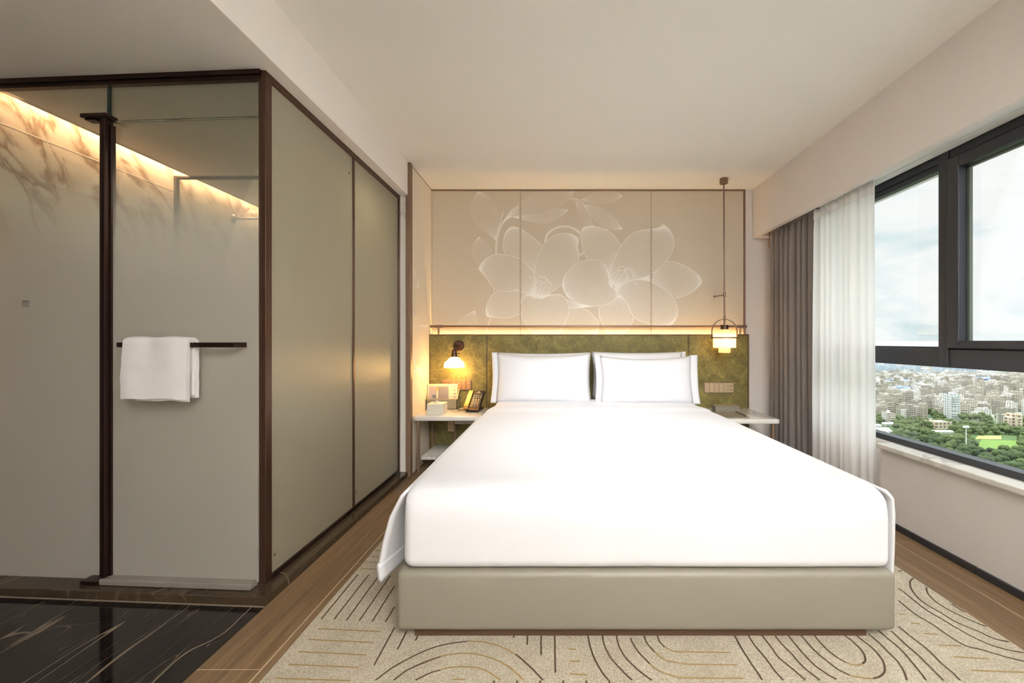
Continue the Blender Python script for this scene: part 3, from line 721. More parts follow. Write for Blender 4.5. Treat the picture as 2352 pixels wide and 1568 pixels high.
# metal rail above the headboard
rl = thing('metal_rail', (.32, 3.835, HZ+.009), 'long taupe metal rail on brackets above the headboard', 'rail')
RZ = H-(749.5-CY)*3.83/F
bm = B(); tube(bm, [(-1.188, 3.83, RZ), (1.822, 3.83, RZ)], .0105, 16); finish('rod', bm, M['rodmetal'], rl, smooth=True, angle=.7)
for x in (-1.125, 1.775):
    bm = B(); tube(bm, [(x, 3.83, HZ+.009), (x, 3.83, RZ)], .0085, 14); box(bm, x-.038, x+.038, 3.815, 3.845, RZ-.014, RZ+.014, bev=.003)
    br = finish('bracket', bm, M['rodmetal'], rl)
    bm = B(); tube(bm, [(x+.008, 3.83, HZ+.035), (x+.014, 3.83, HZ+.035)], .004, 8); finish('screw', bm, M['rodmetal'], br)
for x, s in ((-1.188, -1), (1.822, 1)):
    bm = B(); tube(bm, [(x, 3.83, RZ), (x+s*.014, 3.83, RZ)], .013, 16); finish('end_cap', bm, M['rodmetal'], rl)

# ------------------------------------------------------------------ switch panels
def symbols(bm, x, y, z, kind, s=.004):
    if kind == 0: box(bm, x-s*2, x+s*2, y-.0006, y, z-s*.5, z+s*.5)
    elif kind == 1: box(bm, x-s*1.5, x+s*1.5, y-.0006, y, z-s, z+s)
    else:
        a = [bm.verts.new((x-s*1.4, y-.0006, z-s)), bm.verts.new((x+s*1.4, y-.0006, z-s)), bm.verts.new((x, y-.0006, z+s))]; bm.faces.new(a)
def sockets(bm, x, y, z, s=1.0):
    for dx in (-.010, .010): box(bm, x+dx*s-.0016, x+dx*s+.0016, y-.0012, y, z+.020*s-.004, z+.020*s+.004)
    box(bm, x-.0016, x+.0016, y-.0012, y, z-.008*s, z-.001*s)
    for dx, r in ((-.010, .5), (.010, -.5)):
        q = bmesh.ops.create_cube(bm, size=1)['verts']
        for v_ in q: v_.co = Matrix.Rotation(r, 3, 'Y') @ Vector((v_.co.x*.003, v_.co.y*.0012, v_.co.z*.008)) + Vector((x+dx*s, y-.0006, z-.020*s))
def switch_panel(x0, x1, z0, z1, lab, body, socket_left):
    y = HY
    t = thing('switch_panel', ((x0+x1)/2, y, z0), lab, 'switch panel')
    bm = B(); box(bm, x0-.004, x1+.004, y-.005, y, z0-.004, z1+.004, bev=.002); finish('back_plate', bm, M['trim'], t)
    W_ = x1-x0; u = W_/6; xs = []
    if socket_left: sx = (x0, x0+2*u); xs = [x0+2*u+i*u for i in range(4)]
    else: sx = (x1-2*u, x1); xs = [x0+i*u for i in range(4)]
    bm = B(); box(bm, sx[0]+.0008, sx[1]-.0008, y-.010, y-.004, z0, z1, bev=.0012); sk = finish('socket_plate', bm, M[body], t)
    cx = (sx[0]+sx[1])/2-.010; bm = B(); sockets(bm, cx, y-.010, (z0+z1)/2, 1.0)
    for dz in (-.017, .017): box(bm, cx+.032, cx+.038, y-.0112, y-.010, (z0+z1)/2+dz-.007, (z0+z1)/2+dz+.007)
    islands('socket_hole', bm, M['black'], sk)
    for i, x in enumerate(xs):
        bm = B(); box(bm, x+.0008, x+u-.0008, y-.010, y-.004, z0, z1, bev=.0012); k = finish('rocker', bm, M[body], t)
        bm = B(); c = x+u/2
        symbols(bm, c, y-.010, z1-.028, i % 2 if i < 3 else 0, .0028); symbols(bm, c, y-.010, z0+.026, (2, 1, 2, 0)[i], .0028)
        islands('icon', bm, M['mark'], k)
switch_panel(-1.086+.004, -.806, H-(894.5-CY)*HY/F, H-(872.5-CY)*HY/F, 'brown switch panel on the headboard above the telephone and magazine', 'switchbrown', True)
switch_panel((1617.5-CX)*HY/F, (1684-CX)*HY/F, H-(901-CY)*HY/F, H-(879-CY)*HY/F, 'champagne switch panel on the headboard right of the pillows', 'switch', False)
t = thing('wall_socket', (-.99, HY, .22), 'beige wall socket on the headboard below the left nightstand top', 'socket')
px = lambda x, Y: (x-CX)*Y/F
pz = lambda y, Y: H-(y-CY)*Y/F
bm = B(); box(bm, px(1029, HY), px(1045.5, HY), HY-.010, HY, pz(990, HY), pz(967, HY), bev=.002); finish('plate', bm, M['plate'], t)
bm = B(); sockets(bm, px(1040, HY), HY-.010, pz(978.5, HY), 1.1); islands('socket_hole', bm, M['black'], t)

# ------------------------------------------------------------------ wall sconce
sx, sy = px(1043.5, 3.68), 3.68
sc_ = thing('wall_sconce', (px(1054, HY), HY, pz(808, HY)), 'bronze wall sconce with ribbed glass dome shade, lit, left of the bed', 'wall lamp')
pc = (px(1054, HY), HY, pz(794, HY))
bm = B(); tube(bm, [pc, (pc[0], HY-.012, pc[2]), (pc[0], HY-.018, pc[2])], [.051, .051, .044], 40); pl = finish('back_plate', bm, M['bronze'], sc_, smooth=True, angle=.6)
bm = B()
for dx, dz in ((-.034, .0), (.034, -.0)): bmesh.ops.create_uvsphere(bm, u_segments=10, v_segments=6, radius=.005, matrix=Matrix.Translation((pc[0]+dx, HY-.019, pc[2]+dz)))
islands('screw', bm, M['gold'], pl, smooth=True)
top = .987+.004
bm = B(); tube(bm, catmull([(pc[0], HY-.01, pc[2]+.004), (pc[0]-.002, HY-.05, pc[2]+.006), (sx+.006, sy+.02, pc[2]+.008), (sx, sy, pc[2]-.004), (sx, sy, top+.02)], 8), .006, 12); finish('arm', bm, M['bronze_dark'], sc_, smooth=True)
bm = B(); lathe(bm, [(.004, .072), (.009, .066), (.010, .058), (.020, .050), (.023, .042), (.023, .020), (.026, .014), (.028, .006), (.028, -.008), (.020, -.010)], (sx, sy, top-.012), 28); so = finish('lamp_socket', bm, M['bronze'], sc_, smooth=True, angle=.6)
bm = B(); tube(bm, [(sx+.02, sy-.005, top+.012), (sx+.042, sy-.005, top+.012)], .003, 8); bmesh.ops.create_uvsphere(bm, u_segments=10, v_segments=8, radius=.006, matrix=Matrix.Translation((sx+.044, sy-.005, top+.012))); finish('turn_key', bm, M['bronze_dark'], so, smooth=True)
bm = B()
for a in (.3, 2.4, 4.5):
    bm = B(); d = Vector((math.cos(a), math.sin(a), -.1)); p0 = Vector((sx, sy, top-.014)); tube(bm, [p0+d*.02, p0+d*.04], .002, 6); bmesh.ops.create_uvsphere(bm, u_segments=8, v_segments=6, radius=.0045, matrix=Matrix.Translation(p0+d*.041)); finish('thumb_screw', bm, M['bronze_dark'], so, smooth=True)
zt = .975
prof = [(.026, 0), (.036, -.012), (.050, -.018), (.060, -.034), (.076, -.046), (.086, -.056), (.090, -.066), (.090, -.096), (.096, -.104)]
bm = B(); lathe(bm, prof+[(r-.004, z) for r, z in prof[::-1]], (sx, sy, zt), 120, closed=True, flute=.022, nf=30); finish('glass_shade', bm, M['crystal'], sc_, smooth=True)
bm = B(); lathe(bm, [(.0, -.085), (.012, -.082), (.020, -.070), (.022, -.056), (.016, -.036), (.012, -.020), (.012, -.005)], (sx, sy, zt), 20); finish('light_bulb', bm, M['bulb'], sc_, smooth=True)
point('sconce_light', (sx, sy, zt-.115), 6.0, (1, .58, .19), .03)
point('sconce_light', (sx-.0, sy-.03, zt-.03), .6, (1, .62, .24), .05)

# ------------------------------------------------------------------ pendant lamp
PX, PY = px(1664, 3.617), 3.617
pdl = thing('pendant_lamp', (PX, PY, 1.0), 'lit pendant lamp with tiered opal glass hanging on a long rod right of the bed', 'pendant lamp')
bm = B(); tube(bm, [(PX-.006, PY, CEIL), (PX-.006, PY, CEIL-.045)], .036, 36); finish('ceiling_canopy', bm, M['trim'], pdl, smooth=True, angle=.6)
bm = B(); tube(bm, [(PX-.006, PY, CEIL-.045), (PX, PY, 1.34)], .0065, 12); tube(bm, [(PX, PY, 1.345), (PX, PY, 1.30)], .010, 14); tube(bm, [(PX, PY, 1.30), (PX, PY, 1.25)], .0075, 12); finish('rod', bm, M['rodmetal'], pdl, smooth=True, angle=.7)
za = pz(677, PY)
bm = B(); tube(bm, [(PX, PY, za+.022), (PX, PY, za-.022)], .012, 14); tube(bm, [(PX, PY, za), (px(1641, 3.87), 3.872, pz(681, 3.87))], .006, 10); tube(bm, [(px(1641.4, 3.86), 3.862, pz(681, 3.86)), (px(1641, 3.88), 3.8835, pz(681, 3.88))], .012, 12); finish('stay_arm', bm, M['rodmetal'], pdl, smooth=True, angle=.7)
rr = 29*PY/F; ztop = pz(733, PY); zr = pz(775.5, PY); zc = ztop-rr
def bar(bm, pts, w, th, side_):
    """flat bar swept along pts in the XZ plane"""
    prev = None
    for i, p in enumerate(pts):
        d = (pts[min(i+1, len(pts)-1)]-pts[max(i-1, 0)]).normalized(); n = Vector((-d.z, 0, d.x)); y = Vector((0, 1, 0))
        q = [bm.verts.new(p+n*th/2+y*w/2), bm.verts.new(p+n*th/2-y*w/2), bm.verts.new(p-n*th/2-y*w/2), bm.verts.new(p-n*th/2+y*w/2)]
        if prev:
            for k in range(4): bm.faces.new((prev[k], prev[(k+1) % 4], q[(k+1) % 4], q[k]))
        else: bm.faces.new(q)
        prev = q
    bm.faces.new(prev[::-1])
pts = [Vector((PX-rr, PY, zr-.006)), Vector((PX-rr, PY, (zr+zc)/2))]+[Vector((PX-rr*math.cos(a), PY, zc+rr*math.sin(a))) for a in [math.pi*i/28 for i in range(29)]]+[Vector((PX+rr, PY, (zr+zc)/2)), Vector((PX+rr, PY, zr-.006))]
bm = B(); bar(bm, pts, .012, .008, 0); bmesh.ops.recalc_face_normals(bm, faces=bm.faces); finish('arch', bm, M['rodmetal'], pdl)
bm = B(); lathe(bm, [(rr+.003, -.006), (rr+.003, .006), (rr-.003, .006), (rr-.003, -.006)], (PX, PY, zr), 48, closed=True); finish('ring', bm, M['rodmetal'], pdl, smooth=True, angle=.6)
bm = B(); lathe(bm, [(.012, .045), (.034, .043), (.034, .004), (.010, .0)], (PX, PY, pz(757, PY)), 30); finish('lamp_socket', bm, M['bronze'], pdl, smooth=True, angle=.5)
def shade(name, r, ytop, ybot):
    a, b_ = pz(ytop, PY), pz(ybot, PY)
    bm = B(); lathe(bm, [(r*.45, a-.002), (r-.006, a), (r, a-.006), (r, b_+.006), (r-.006, b_), (r*.45, b_+.002), (r*.45, b_+.005), (r-.007, b_+.004), (r-.004, b_+.008), (r-.004, a-.008), (r-.008, a-.005), (r*.45, a-.006)], (PX, PY, 0), 44, closed=True)
    return finish(name, bm, M['opal'], pdl, smooth=True, angle=.8)
shade('glass_tier', 13.3*PY/F, 757, 765); shade('glass_tier', 24.5*PY/F, 765, 798.5); shade('glass_tier', 13*PY/F, 798.5, 810)
bm = B(); bmesh.ops.create_uvsphere(bm, u_segments=20, v_segments=12, radius=.026, matrix=Matrix.Translation((PX, PY, pz(772, PY)))); finish('light_bulb', bm, M['bulb'], pdl, smooth=True)
point('pendant_light', (PX, PY, pz(784, PY)), 5.5, (1, .72, .36), .03)

# ------------------------------------------------------------------ bed
BX0, BX1 = -.591, 1.262
bed = thing('bed', (.336, 2.6, .008), 'king size bed with beige leatherette base, seen from the foot', 'bed')
bm = B(); box(bm, -.53, 1.17, 1.499, 3.76, .008, .046); finish('plinth', bm, M['plinth'], bed)
bm = B(); rbox(bm, BX0, BX1, 1.469, 3.80, .042, .262, .022, (10, 10, 3), 4); finish('bed_base', bm, M['base'], bed, smooth=True)
bm = B(); rbox(bm, -.545, 1.225, 1.53, 3.79, .262, .535, .05, (10, 10, 4), 4); finish('mattress', bm, M['linen'], bed, smooth=True)
def ztop_(y): 
    pts = ((1.4, .0), (3.10, .0), (3.17, .020), (3.30, .020), (3.5, .030), (3.8, .026))
    for (a, za_), (b_, zb_) in zip(pts, pts[1:]):
        if a <= y <= b_: t_ = (y-a)/(b_-a); t_ = t_*t_*(3-2*t_); return za_+(zb_-za_)*t_
    return 0
def dd(p):
    z = p.z; top = max(0, min(1, (z-.48)/.06)); f = ztop_(p.y)*top
    f += top*.0018*noise.noise(Vector((p.x*2.2, p.y*2.0, 0)))
    e = max(0, (p.y-3.02)/.75); s = 1 if p.x > .336 else -1
    edge = abs(p.x-.336)/.9
    dx = -s*.05*min(1, e*2.2)**1.5*edge if p.y > 3.02 else 0
    if top: f -= .010*max(0, edge-.80)/.2*(1 if p.y > 3.1 else .3)
    fr = max(0, min(1, (1.60-p.y)/.122)); f -= .028*fr**2.2*top
    if p.y < 1.52: f -= .0
    dy = .0025*noise.noise(Vector((p.x*3, 0, p.z*5))) if p.y < 1.55 else 0
    dy += .022*fr*max(0, min(1, (z-.42)/.14))**2
    return (dx, dy, f)
dv = thing('duvet', (.336, 2.6, .262), 'white duvet pulled smooth over the whole bed and hanging at both sides', 'duvet')
bm = B(); rbox(bm, -.572, 1.256, 1.478, 3.60, .263, .566, .040, (40, 56, 10), 8, disp=dd); 
# tight small radius on the lower front edge
for v_ in bm.verts:
    if v_.co.z < .325 and v_.co.y < 1.56:
        pass
finish('cover', bm, M['linen'], dv, smooth=True)
def lerpt(tab, x):
    for (a, fa), (b_, fb) in zip(tab, tab[1:]):
        if x <= b_: return fa+(fb-fa)*max(0, min(1, (x-a)/(b_-a)))
    return tab[-1][1]
def flapL(u, v):
    y = 1.515+u*1.55; z = .546-v*.360*(1-.05*min(1, u*6))
    out = lerpt([(.15, .128), (.19, .130), (.24, .133), (.342, .110), (.443, .080), (.53, .034), (.546, .018), (.6, 0)], z)
    k = 1-.42*min(1, u/.10)-.28*max(0, min(1, (u-.1)/.25))
    out = .018+(out-.018)*k if out > .018 else out
    out += .006*math.sin(u*17+v*1.4)*v*min(1, u*8)
    return (-.556-out, y+.03*v*(1-u), z)
bm = B(); sheet(bm, flapL, 50, 22, .012); finish('side_drop', bm, M['linen'], dv, smooth=True)
bm = B(); sheet(bm, lambda u, v: Vector(flapL(u, .80+v*.205))+Vector((-.003, -.001, 0)), 50, 5, .018); finish('hem', bm, M['linen'], dv, smooth=True)
def flapR(u, v):
    y = 1.515+u*1.5; z = .550-v*.360
    out = lerpt([(.15, .062), (.3, .060), (.45, .052), (.52, .042), (.55, .012)], z)*(1-.3*min(1, u*6))
    out += .004*math.sin(u*15+1+v)*v*min(1, u*8)
    return (1.248+out, y+.03*v*(1-u), z)
bm = B(); sheet(bm, flapR, 50, 20, -.012); finish('side_drop', bm, M['linen'], dv, smooth=True)
# ------------------------------------------------------------------ pillows
def pillow(x0, x1, z0, z1, y, th, lean, lab, seed, flangeL=0, flangeR=0, sag=.012, corner=.0, yaw=0):
    w, h = x1-x0, z1-z0; c = Vector(((x0+x1)/2, y, z0))
    t = thing('pillow', tuple(c), lab, 'pillow', 'pillows against the headboard')
    R = Matrix.Rotation(yaw, 3, 'Z') @ Matrix.Rotation(lean, 3, 'X')
    def P(u, v, s):
        x = (u-.5)*w*(1-.035*math.sin(math.pi*v)) ; zz = h*v
        zz -= sag*math.sin(math.pi*u)*(v**6)*1.0 - corner*(abs(2*u-1)**6)*v**6
        a = max(0, 1-abs(2*u-1)**2.6); b_ = max(0, 1-abs(2*v-1)**3.2)
        d = th/2*(a*b_)**.48 if a*b_ > 0 else 0
        d *= 1+.10*noise.noise(Vector((u*3, v*3, seed)))
        d += .004*noise.noise(Vector((u*9, v*6, seed+5)))*min(1, a*b_*3)
        if s < 0: d = d
        return R @ Vector((x, -s*d, zz)) + c
    n = 28; bm = B()
    for s in (1, -1):
        G = [[bm.verts.new(P(i/n, j/20, s)) for j in range(21)] for i in range(n+1)]
        for i in range(n):
            for j in range(20):
                q = (G[i][j], G[i+1][j], G[i+1][j+1], G[i][j+1]); bm.faces.new(q if s > 0 else q[::-1])
    bmesh.ops.remove_doubles(bm, verts=bm.verts, dist=1e-5)
    finish('pillowcase', bm, M['linen'], t, smooth=True)
    for fl, sgn in ((flangeL, -1), (flangeR, 1)):
        if not fl: continue
        def Fp(u, v):
            e = P(0 if sgn < 0 else 1, v, 1)
            return e+R @ Vector((sgn*(u*fl-.006), -.012*math.sin(u*2.5)-.006*math.sin(v*7+seed), 0))
        bm = B(); sheet(bm, Fp, 5, 24, .006*sgn*-1); finish('flange', bm, M['linen'], t, smooth=True)
pillow(-.555+.01, .318, .585, 1.012, 3.665, .13, -.06, 'left rear white pillow, flat against the headboard behind the front one', 1, flangeL=0)
pillow(.335, 1.175, .585, 1.018, 3.665, .13, -.06, 'right rear white pillow, its top edge showing above the front one', 2, flangeR=.03)
pillow(-.53, .315, .572, 1.008, 3.50, .19, -.17, 'left front white pillow leaning on the pillow behind it', 3, flangeL=.045, corner=.010, sag=.022)
pillow(.385, 1.195, .572, .985, 3.44, .19, -.17, 'right front white pillow with a wide flap at its outer side', 4, flangeL=.05, flangeR=.06, corner=.012, sag=.022)

# ------------------------------------------------------------------ nightstands
def rounded_rect(x0, x1, y0, y1, r, corners, n=8):
    """plan polygon; corners = set of 'fl','fr','bl','br' to round"""
    P = []
    for key, cx, cy, a0 in (('fl', x0+r, y0+r, math.pi), ('fr', x1-r, y0+r, 1.5*math.pi), ('br', x1-r, y1-r, 0), ('bl', x0+r, y1-r, .5*math.pi)):
        if key in corners: P += [(cx+r*math.cos(a0+math.pi/2*i/n), cy+r*math.sin(a0+math.pi/2*i/n)) for i in range(n+1)]
        else: P.append({'fl': (x0, y0), 'fr': (x1, y0), 'br': (x1, y1), 'bl': (x0, y1)}[key])
    return P
NZ = .482
def nightstand(x0, x1, y0, lab, legs, shelf, extra=None):
    t = thing('nightstand', ((x0+x1)/2, (y0+HY)/2, 0), lab, 'nightstand', 'nightstands beside the bed')
    bm = B(); prism(bm, rounded_rect(x0, x1, y0, HY-.001, .03, ('fl', 'fr')), NZ-.038, NZ, bev=.008); finish('marble_top', bm, M['marble'], t, smooth=True, angle=.5)
    for lx, ly in legs:
        bm = B(); box(bm, lx-.010, lx+.010, ly-.010, ly+.010, .0, NZ-.038, bev=.002); finish('leg', bm, M['trim'], t)
    bm = B(); prism(bm, rounded_rect(shelf[0], shelf[1], y0+.03, HY-.01, .02, ('fl', 'fr')), .108, .135, bev=.006); finish('marble_shelf', bm, M['marble'], t, smooth=True, angle=.5)
    bm = B(); box(bm, shelf[0]+.01, shelf[1]-.01, y0+.045, HY-.02, .088, .108, bev=.002); finish('shelf_frame', bm, M['bronze'], t)
    return t
n1_ = nightstand(-1.204, -.64, 3.345, 'left marble nightstand with rounded front corners, holding the telephone and tissue box', [(-1.158, 3.37), (-.66, 3.37), (-.945, 3.76), (-1.158, 3.77)], (-1.145, -.65))
bm = B(); box(bm, -.925, -.66, 3.66, 3.78, .352, .440, bev=.004); dw = finish('marble_block', bm, M['marble'], n1_)
bm = B(); bmesh.ops.create_uvsphere(bm, u_segments=12, v_segments=8, radius=.006, matrix=Matrix.Translation((-.905, 3.656, .385))); finish('knob', bm, M['bronze_dark'], dw, smooth=True)
nightstand(1.285, 1.825, 3.225, 'right marble nightstand with rounded corners, holding a grey box and folder', [(1.772, 3.25), (1.31, 3.25), (1.772, 3.77), (1.31, 3.77)], (1.30, 1.76))
# tissue box
t = thing('tissue_box', (-1.035, 3.49, NZ), 'pale stone textured cube tissue box on the left nightstand', 'tissue box')
bm = B(); box(bm, -1.107, -.966, 3.42, 3.56, NZ, NZ+.092, bev=.003); finish('case', bm, M['stoneware'], t)
bm = B(); sheet(bm, lambda u, v: (-1.036+(u-.5)*.075*(1-v*.9), 3.49+.012*math.sin(u*8)*(1-v)+.004*math.sin(v*5), NZ+.0925+.028*v*(1-.5*abs(2*u-1))), 12, 6, .003); bm2 = finish('tissue', bm, M['tissue'], t, smooth=True)
# sloping tray box with a magazine
t = thing('document_box', (-1.055, 3.74, NZ), 'grey green leatherette document box on the left nightstand against the headboard', 'box')
x0, x1, y0, y1 = -1.200, -.912, 3.690, 3.790; za_, zb_ = .575, .655
bm = B()
box(bm, x0, x1, y0, y0+.008, NZ, za_, bev=.001); box(bm, x0, x1, y1-.006, y1, NZ, zb_, bev=.001); box(bm, x0, x1, y0, y1, NZ, NZ+.006)
for xx in (x0, x1-.007):
    a = [(xx, y0, NZ), (xx, y1, NZ), (xx, y1, zb_), (xx, y0, za_)]; vsA = [bm.verts.new(p) for p in a]; vsB = [bm.verts.new((p[0]+.007, p[1], p[2])) for p in a]
    bm.faces.new(vsA); bm.faces.new(vsB[::-1])
    for i in range(4): bm.faces.new((vsA[i], vsB[i], vsB[(i+1) % 4], vsA[(i+1) % 4]))
bmesh.ops.recalc_face_normals(bm, faces=bm.faces)
finish('body', bm, M['greyleather'], t)
bm = B(); box(bm, x0-.001, x1+.001, y0-.001, y0+.009, za_, za_+.004)
for xx in (x0-.001, x1-.008):
    a = [(xx, y0+.009, za_+.004), (xx, y1, zb_+.002), (xx, y1, zb_+.006), (xx, y0+.009, za_+.008)]; vsA = [bm.verts.new(p) for p in a]; vsB = [bm.verts.new((p[0]+.009, p[1], p[2])) for p in a]
    bm.faces.new(vsA); bm.faces.new(vsB[::-1])
    for i in range(4): bm.faces.new((vsA[i], vsB[i], vsB[(i+1) % 4], vsA[(i+1) % 4]))
bmesh.ops.recalc_face_normals(bm, faces=bm.faces); finish('rim', bm, M['rimtan'], t)
MY = 3.735
t = thing('magazine', (-1.06, MY, NZ+.007), 'cream covered magazine with a framed picture standing in the document box', 'magazine')
mx0, mx1, mz0, mz1 = px(982, MY), px(1052, MY)-.006, NZ+.007, pz(881.5, MY)
bm = B(); box(bm, mx0, mx1, MY, MY+.010, mz0, mz1, bev=.001); finish('cover', bm, M['paperc'], t)
def mm(x, y): return px(960+x/11.2, MY), pz(860+y/11.2, MY)
def mrect(bm, xa, ya, xb, yb, e): a = mm(xa, ya); b_ = mm(xb, yb); box(bm, a[0], b_[0], MY-e, MY, b_[1], a[1])
bm = B(); mrect(bm, 275, 292, 800, 700, .0006); pf = finish('picture_frame', bm, M['paperc'], t)
bm = B(); mrect(bm, 288, 302, 790, 700, .0010); finish('picture', bm, M['photo_a'], pf)
bm = B(); mrect(bm, 288, 302, 518, 700, .0014); finish('picture_light_half', bm, M['photo_b'], pf)
bm = B()
a = mm(497, 372); tube(bm, [(a[0], MY-.0014, a[1]), (a[0], MY-.0020, a[1])], .0155, 20); finish('picture_ball', bm, M['photo_c'], pf)
bm = B(); mrect(bm, 482, 400, 520, 600, .0018); finish('picture_column', bm, M['paperc'], pf)
bm = B(); a = mm(418, 560); tube(bm, [(a[0], MY-.0014, a[1]), (a[0], MY-.0020, a[1])], .018, 20); finish('picture_vase', bm, M['photo_d'], pf)
def text_obj(s, size, loc, rot, parent, name='lettering', m=None, sx_=1.0):
    cu = bpy.data.curves.new('t', 'FONT'); cu.body = s; cu.size = size; cu.align_x = 'CENTER'; cu.align_y = 'CENTER'; cu.extrude = .0002
    to = bpy.data.objects.new('t', cu); COL.objects.link(to)
    dg = bpy.context.evaluated_depsgraph_get(); me = bpy.data.meshes.new_from_object(to.evaluated_get(dg))
    bpy.data.objects.remove(to)
    bm = B(); bm.from_mesh(me); bpy.data.meshes.remove(me)
    bmesh.ops.transform(bm, matrix=Matrix.Translation(loc) @ rot @ Matrix.Diagonal((sx_, 1, 1, 1)), verts=bm.verts)
    return finish(name, bm, m or M['ink'], parent)
RT = Matrix.Rotation(math.pi/2, 4, 'Y') @ Matrix.Rotation(math.pi/2, 4, 'X')
for ch, yy in (('C', 318), ('E', 405), ('R', 492), ('E', 575), ('A', 660)):
    if ch == 'A': continue
    a = mm(943, yy); text_obj(ch, .0345, (a[0], MY-.0006, a[1]), RT, t, sx_=.62)
# telephone
TX0, TX1 = px(1064, 3.56), px(1108, 3.56)
t = thing('telephone', (-.72, 3.60, NZ), 'black hotel desk telephone with gold handset on the left nightstand', 'telephone')
TM = Matrix.Translation((-.748, 3.545, NZ+.034)) @ Matrix.Rotation(-.16, 4, 'Z') @ Matrix.Rotation(math.radians(42), 4, 'X')
def tpart(name, fn, m, parent, **kw):
    bm = B(); fn(bm); bmesh.ops.transform(bm, matrix=TM, verts=bm.verts); return finish(name, bm, m, parent, **kw)
bd = tpart('body', lambda b_: box(b_, -.030, .070, -.005, .215, -.030, .0, bev=.004), M['black'], t)
tpart('face_plate', lambda b_: box(b_, -.026, .066, .0, .210, .0, .003, bev=.001), simple('phone_face', lin(50, 42, 34), .35), bd)
tpart('handset', lambda b_: (box(b_, -.078, -.033, .010, .205, -.008, .010, bev=.003), box(b_, -.078, -.033, -.006, .010, -.012, .006, bev=.003)), M['gold'], t)
tpart('cradle', lambda b_: box(b_, -.080, -.030, -.004, .207, -.030, -.009, bev=.003), M['black'], bd)
tpart('front_edge', lambda b_: box(b_, -.028, .068, -.010, -.004, -.012, .003, bev=.001), M['gold'], bd)
def keys(b_):
    for r_ in range(4):
        for c_ in range(3): box(b_, -.014+c_*.024, .002+c_*.024, .046+r_*.017, .055+r_*.017, .003, .006, bev=.0008)
def tparts(name, fn, m, parent):
    bm = B(); fn(bm); bmesh.ops.transform(bm, matrix=TM, verts=bm.verts); islands(name, bm, m, parent)
tparts('number_key', keys, M['plate'], bd)
def keys2(b_):
    for r_ in range(2):
        for c_ in range(4): box(b_, -.016+c_*.021, -.007+c_*.021, .122+r_*.020, .131+r_*.020, .003, .0055, bev=.0008)
tparts('round_key', keys2, M['mark'], bd)
tpart('red_key', lambda b_: box(b_, .040, .060, .020, .032, .003, .006, bev=.001), M['red'], bd)
tpart('grey_key', lambda b_: box(b_, .012, .030, .020, .032, .003, .006, bev=.001), M['chrome'], bd)
tpart('gold_key', lambda b_: box(b_, -.020, .004, .020, .030, .003, .006, bev=.001), M['gold'], bd)
tparts('printed_mark', lambda b_: (box(b_, .012, .024, .188, .198, .003, .0036), box(b_, .000, .038, .178, .182, .003, .0036)), M['mark'], bd)
bm = B(); a = Vector((-.74, 3.60, NZ)); prism(bm, [(-.80, 3.55), (-.70, 3.535), (-.672, 3.74), (-.77, 3.755)], NZ, NZ+.02, bev=.004); finish('foot', bm, M['black'], t)
bm = B(); tube(bm, [(-.735, 3.65, NZ+.015), (-.722, 3.69, NZ+.085)], .022, 12); finish('stand', bm, M['black'], t)
bm = B(); tube(bm, [Vector((-.83+.004*math.cos(i*1.1), 3.62+i*.0012, NZ+.008+.004*math.sin(i*1.1))) + Vector((-.05+i*.0016*.9, -.02, 0)) for i in range(0, 46)], .0022, 6); finish('coiled_cord', bm, M['black'], t)
# right hand side
t = thing('storage_box', (1.53, 3.59, NZ), 'small grey leatherette box on the right nightstand', 'box')
bm = B(); box(bm, 1.425, 1.640, 3.548, 3.635, NZ, .528, bev=.003); finish('body', bm, M['greyslate'], t)
bm = B(); box(bm, 1.423, 1.642, 3.546, 3.637, .528, .537, bev=.002); finish('lid', bm, M['greyslate'], t)
t = thing('folder', (1.47, 3.37, NZ), 'flat dark grey folder lying on the right nightstand in front of the box', 'folder')
bm = B(); box(bm, 1.345, 1.592, 3.262, 3.525, NZ, NZ+.003, bev=.001); finish('leather_back', bm, M['greyslate'], t)
bm = B(); box(bm, 1.348, 1.588, 3.266, 3.522, NZ+.003, NZ+.006); finish('paper', bm, M['paperc'], t)
bm = B(); box(bm, 1.345, 1.592, 3.262, 3.520, NZ+.006, NZ+.009, bev=.001); finish('leather_front', bm, M['greyslate'], t)
t = thing('pen', (1.6, 3.4, NZ), 'black pen lying on the folder edge on the right nightstand', 'pen')
p0, p1 = Vector((1.594, 3.520, NZ+.013)), Vector((1.578, 3.290, NZ+.013)); q = p0.lerp(p1, .55)
bm = B(); tube(bm, [p0, p0.lerp(p1, .02), q], [.003, .005, .005], 12); finish('barrel', bm, M['black'], t, smooth=True, angle=.7)
bm = B(); tube(bm, [q, q.lerp(p1, .04)], .0056, 12); finish('band', bm, M['chrome'], t)
bm = B(); tube(bm, [q.lerp(p1, .04), p0.lerp(p1, .96), p1], [.005, .004, .001], 12); finish('cap', bm, M['black'], t, smooth=True, angle=.7)

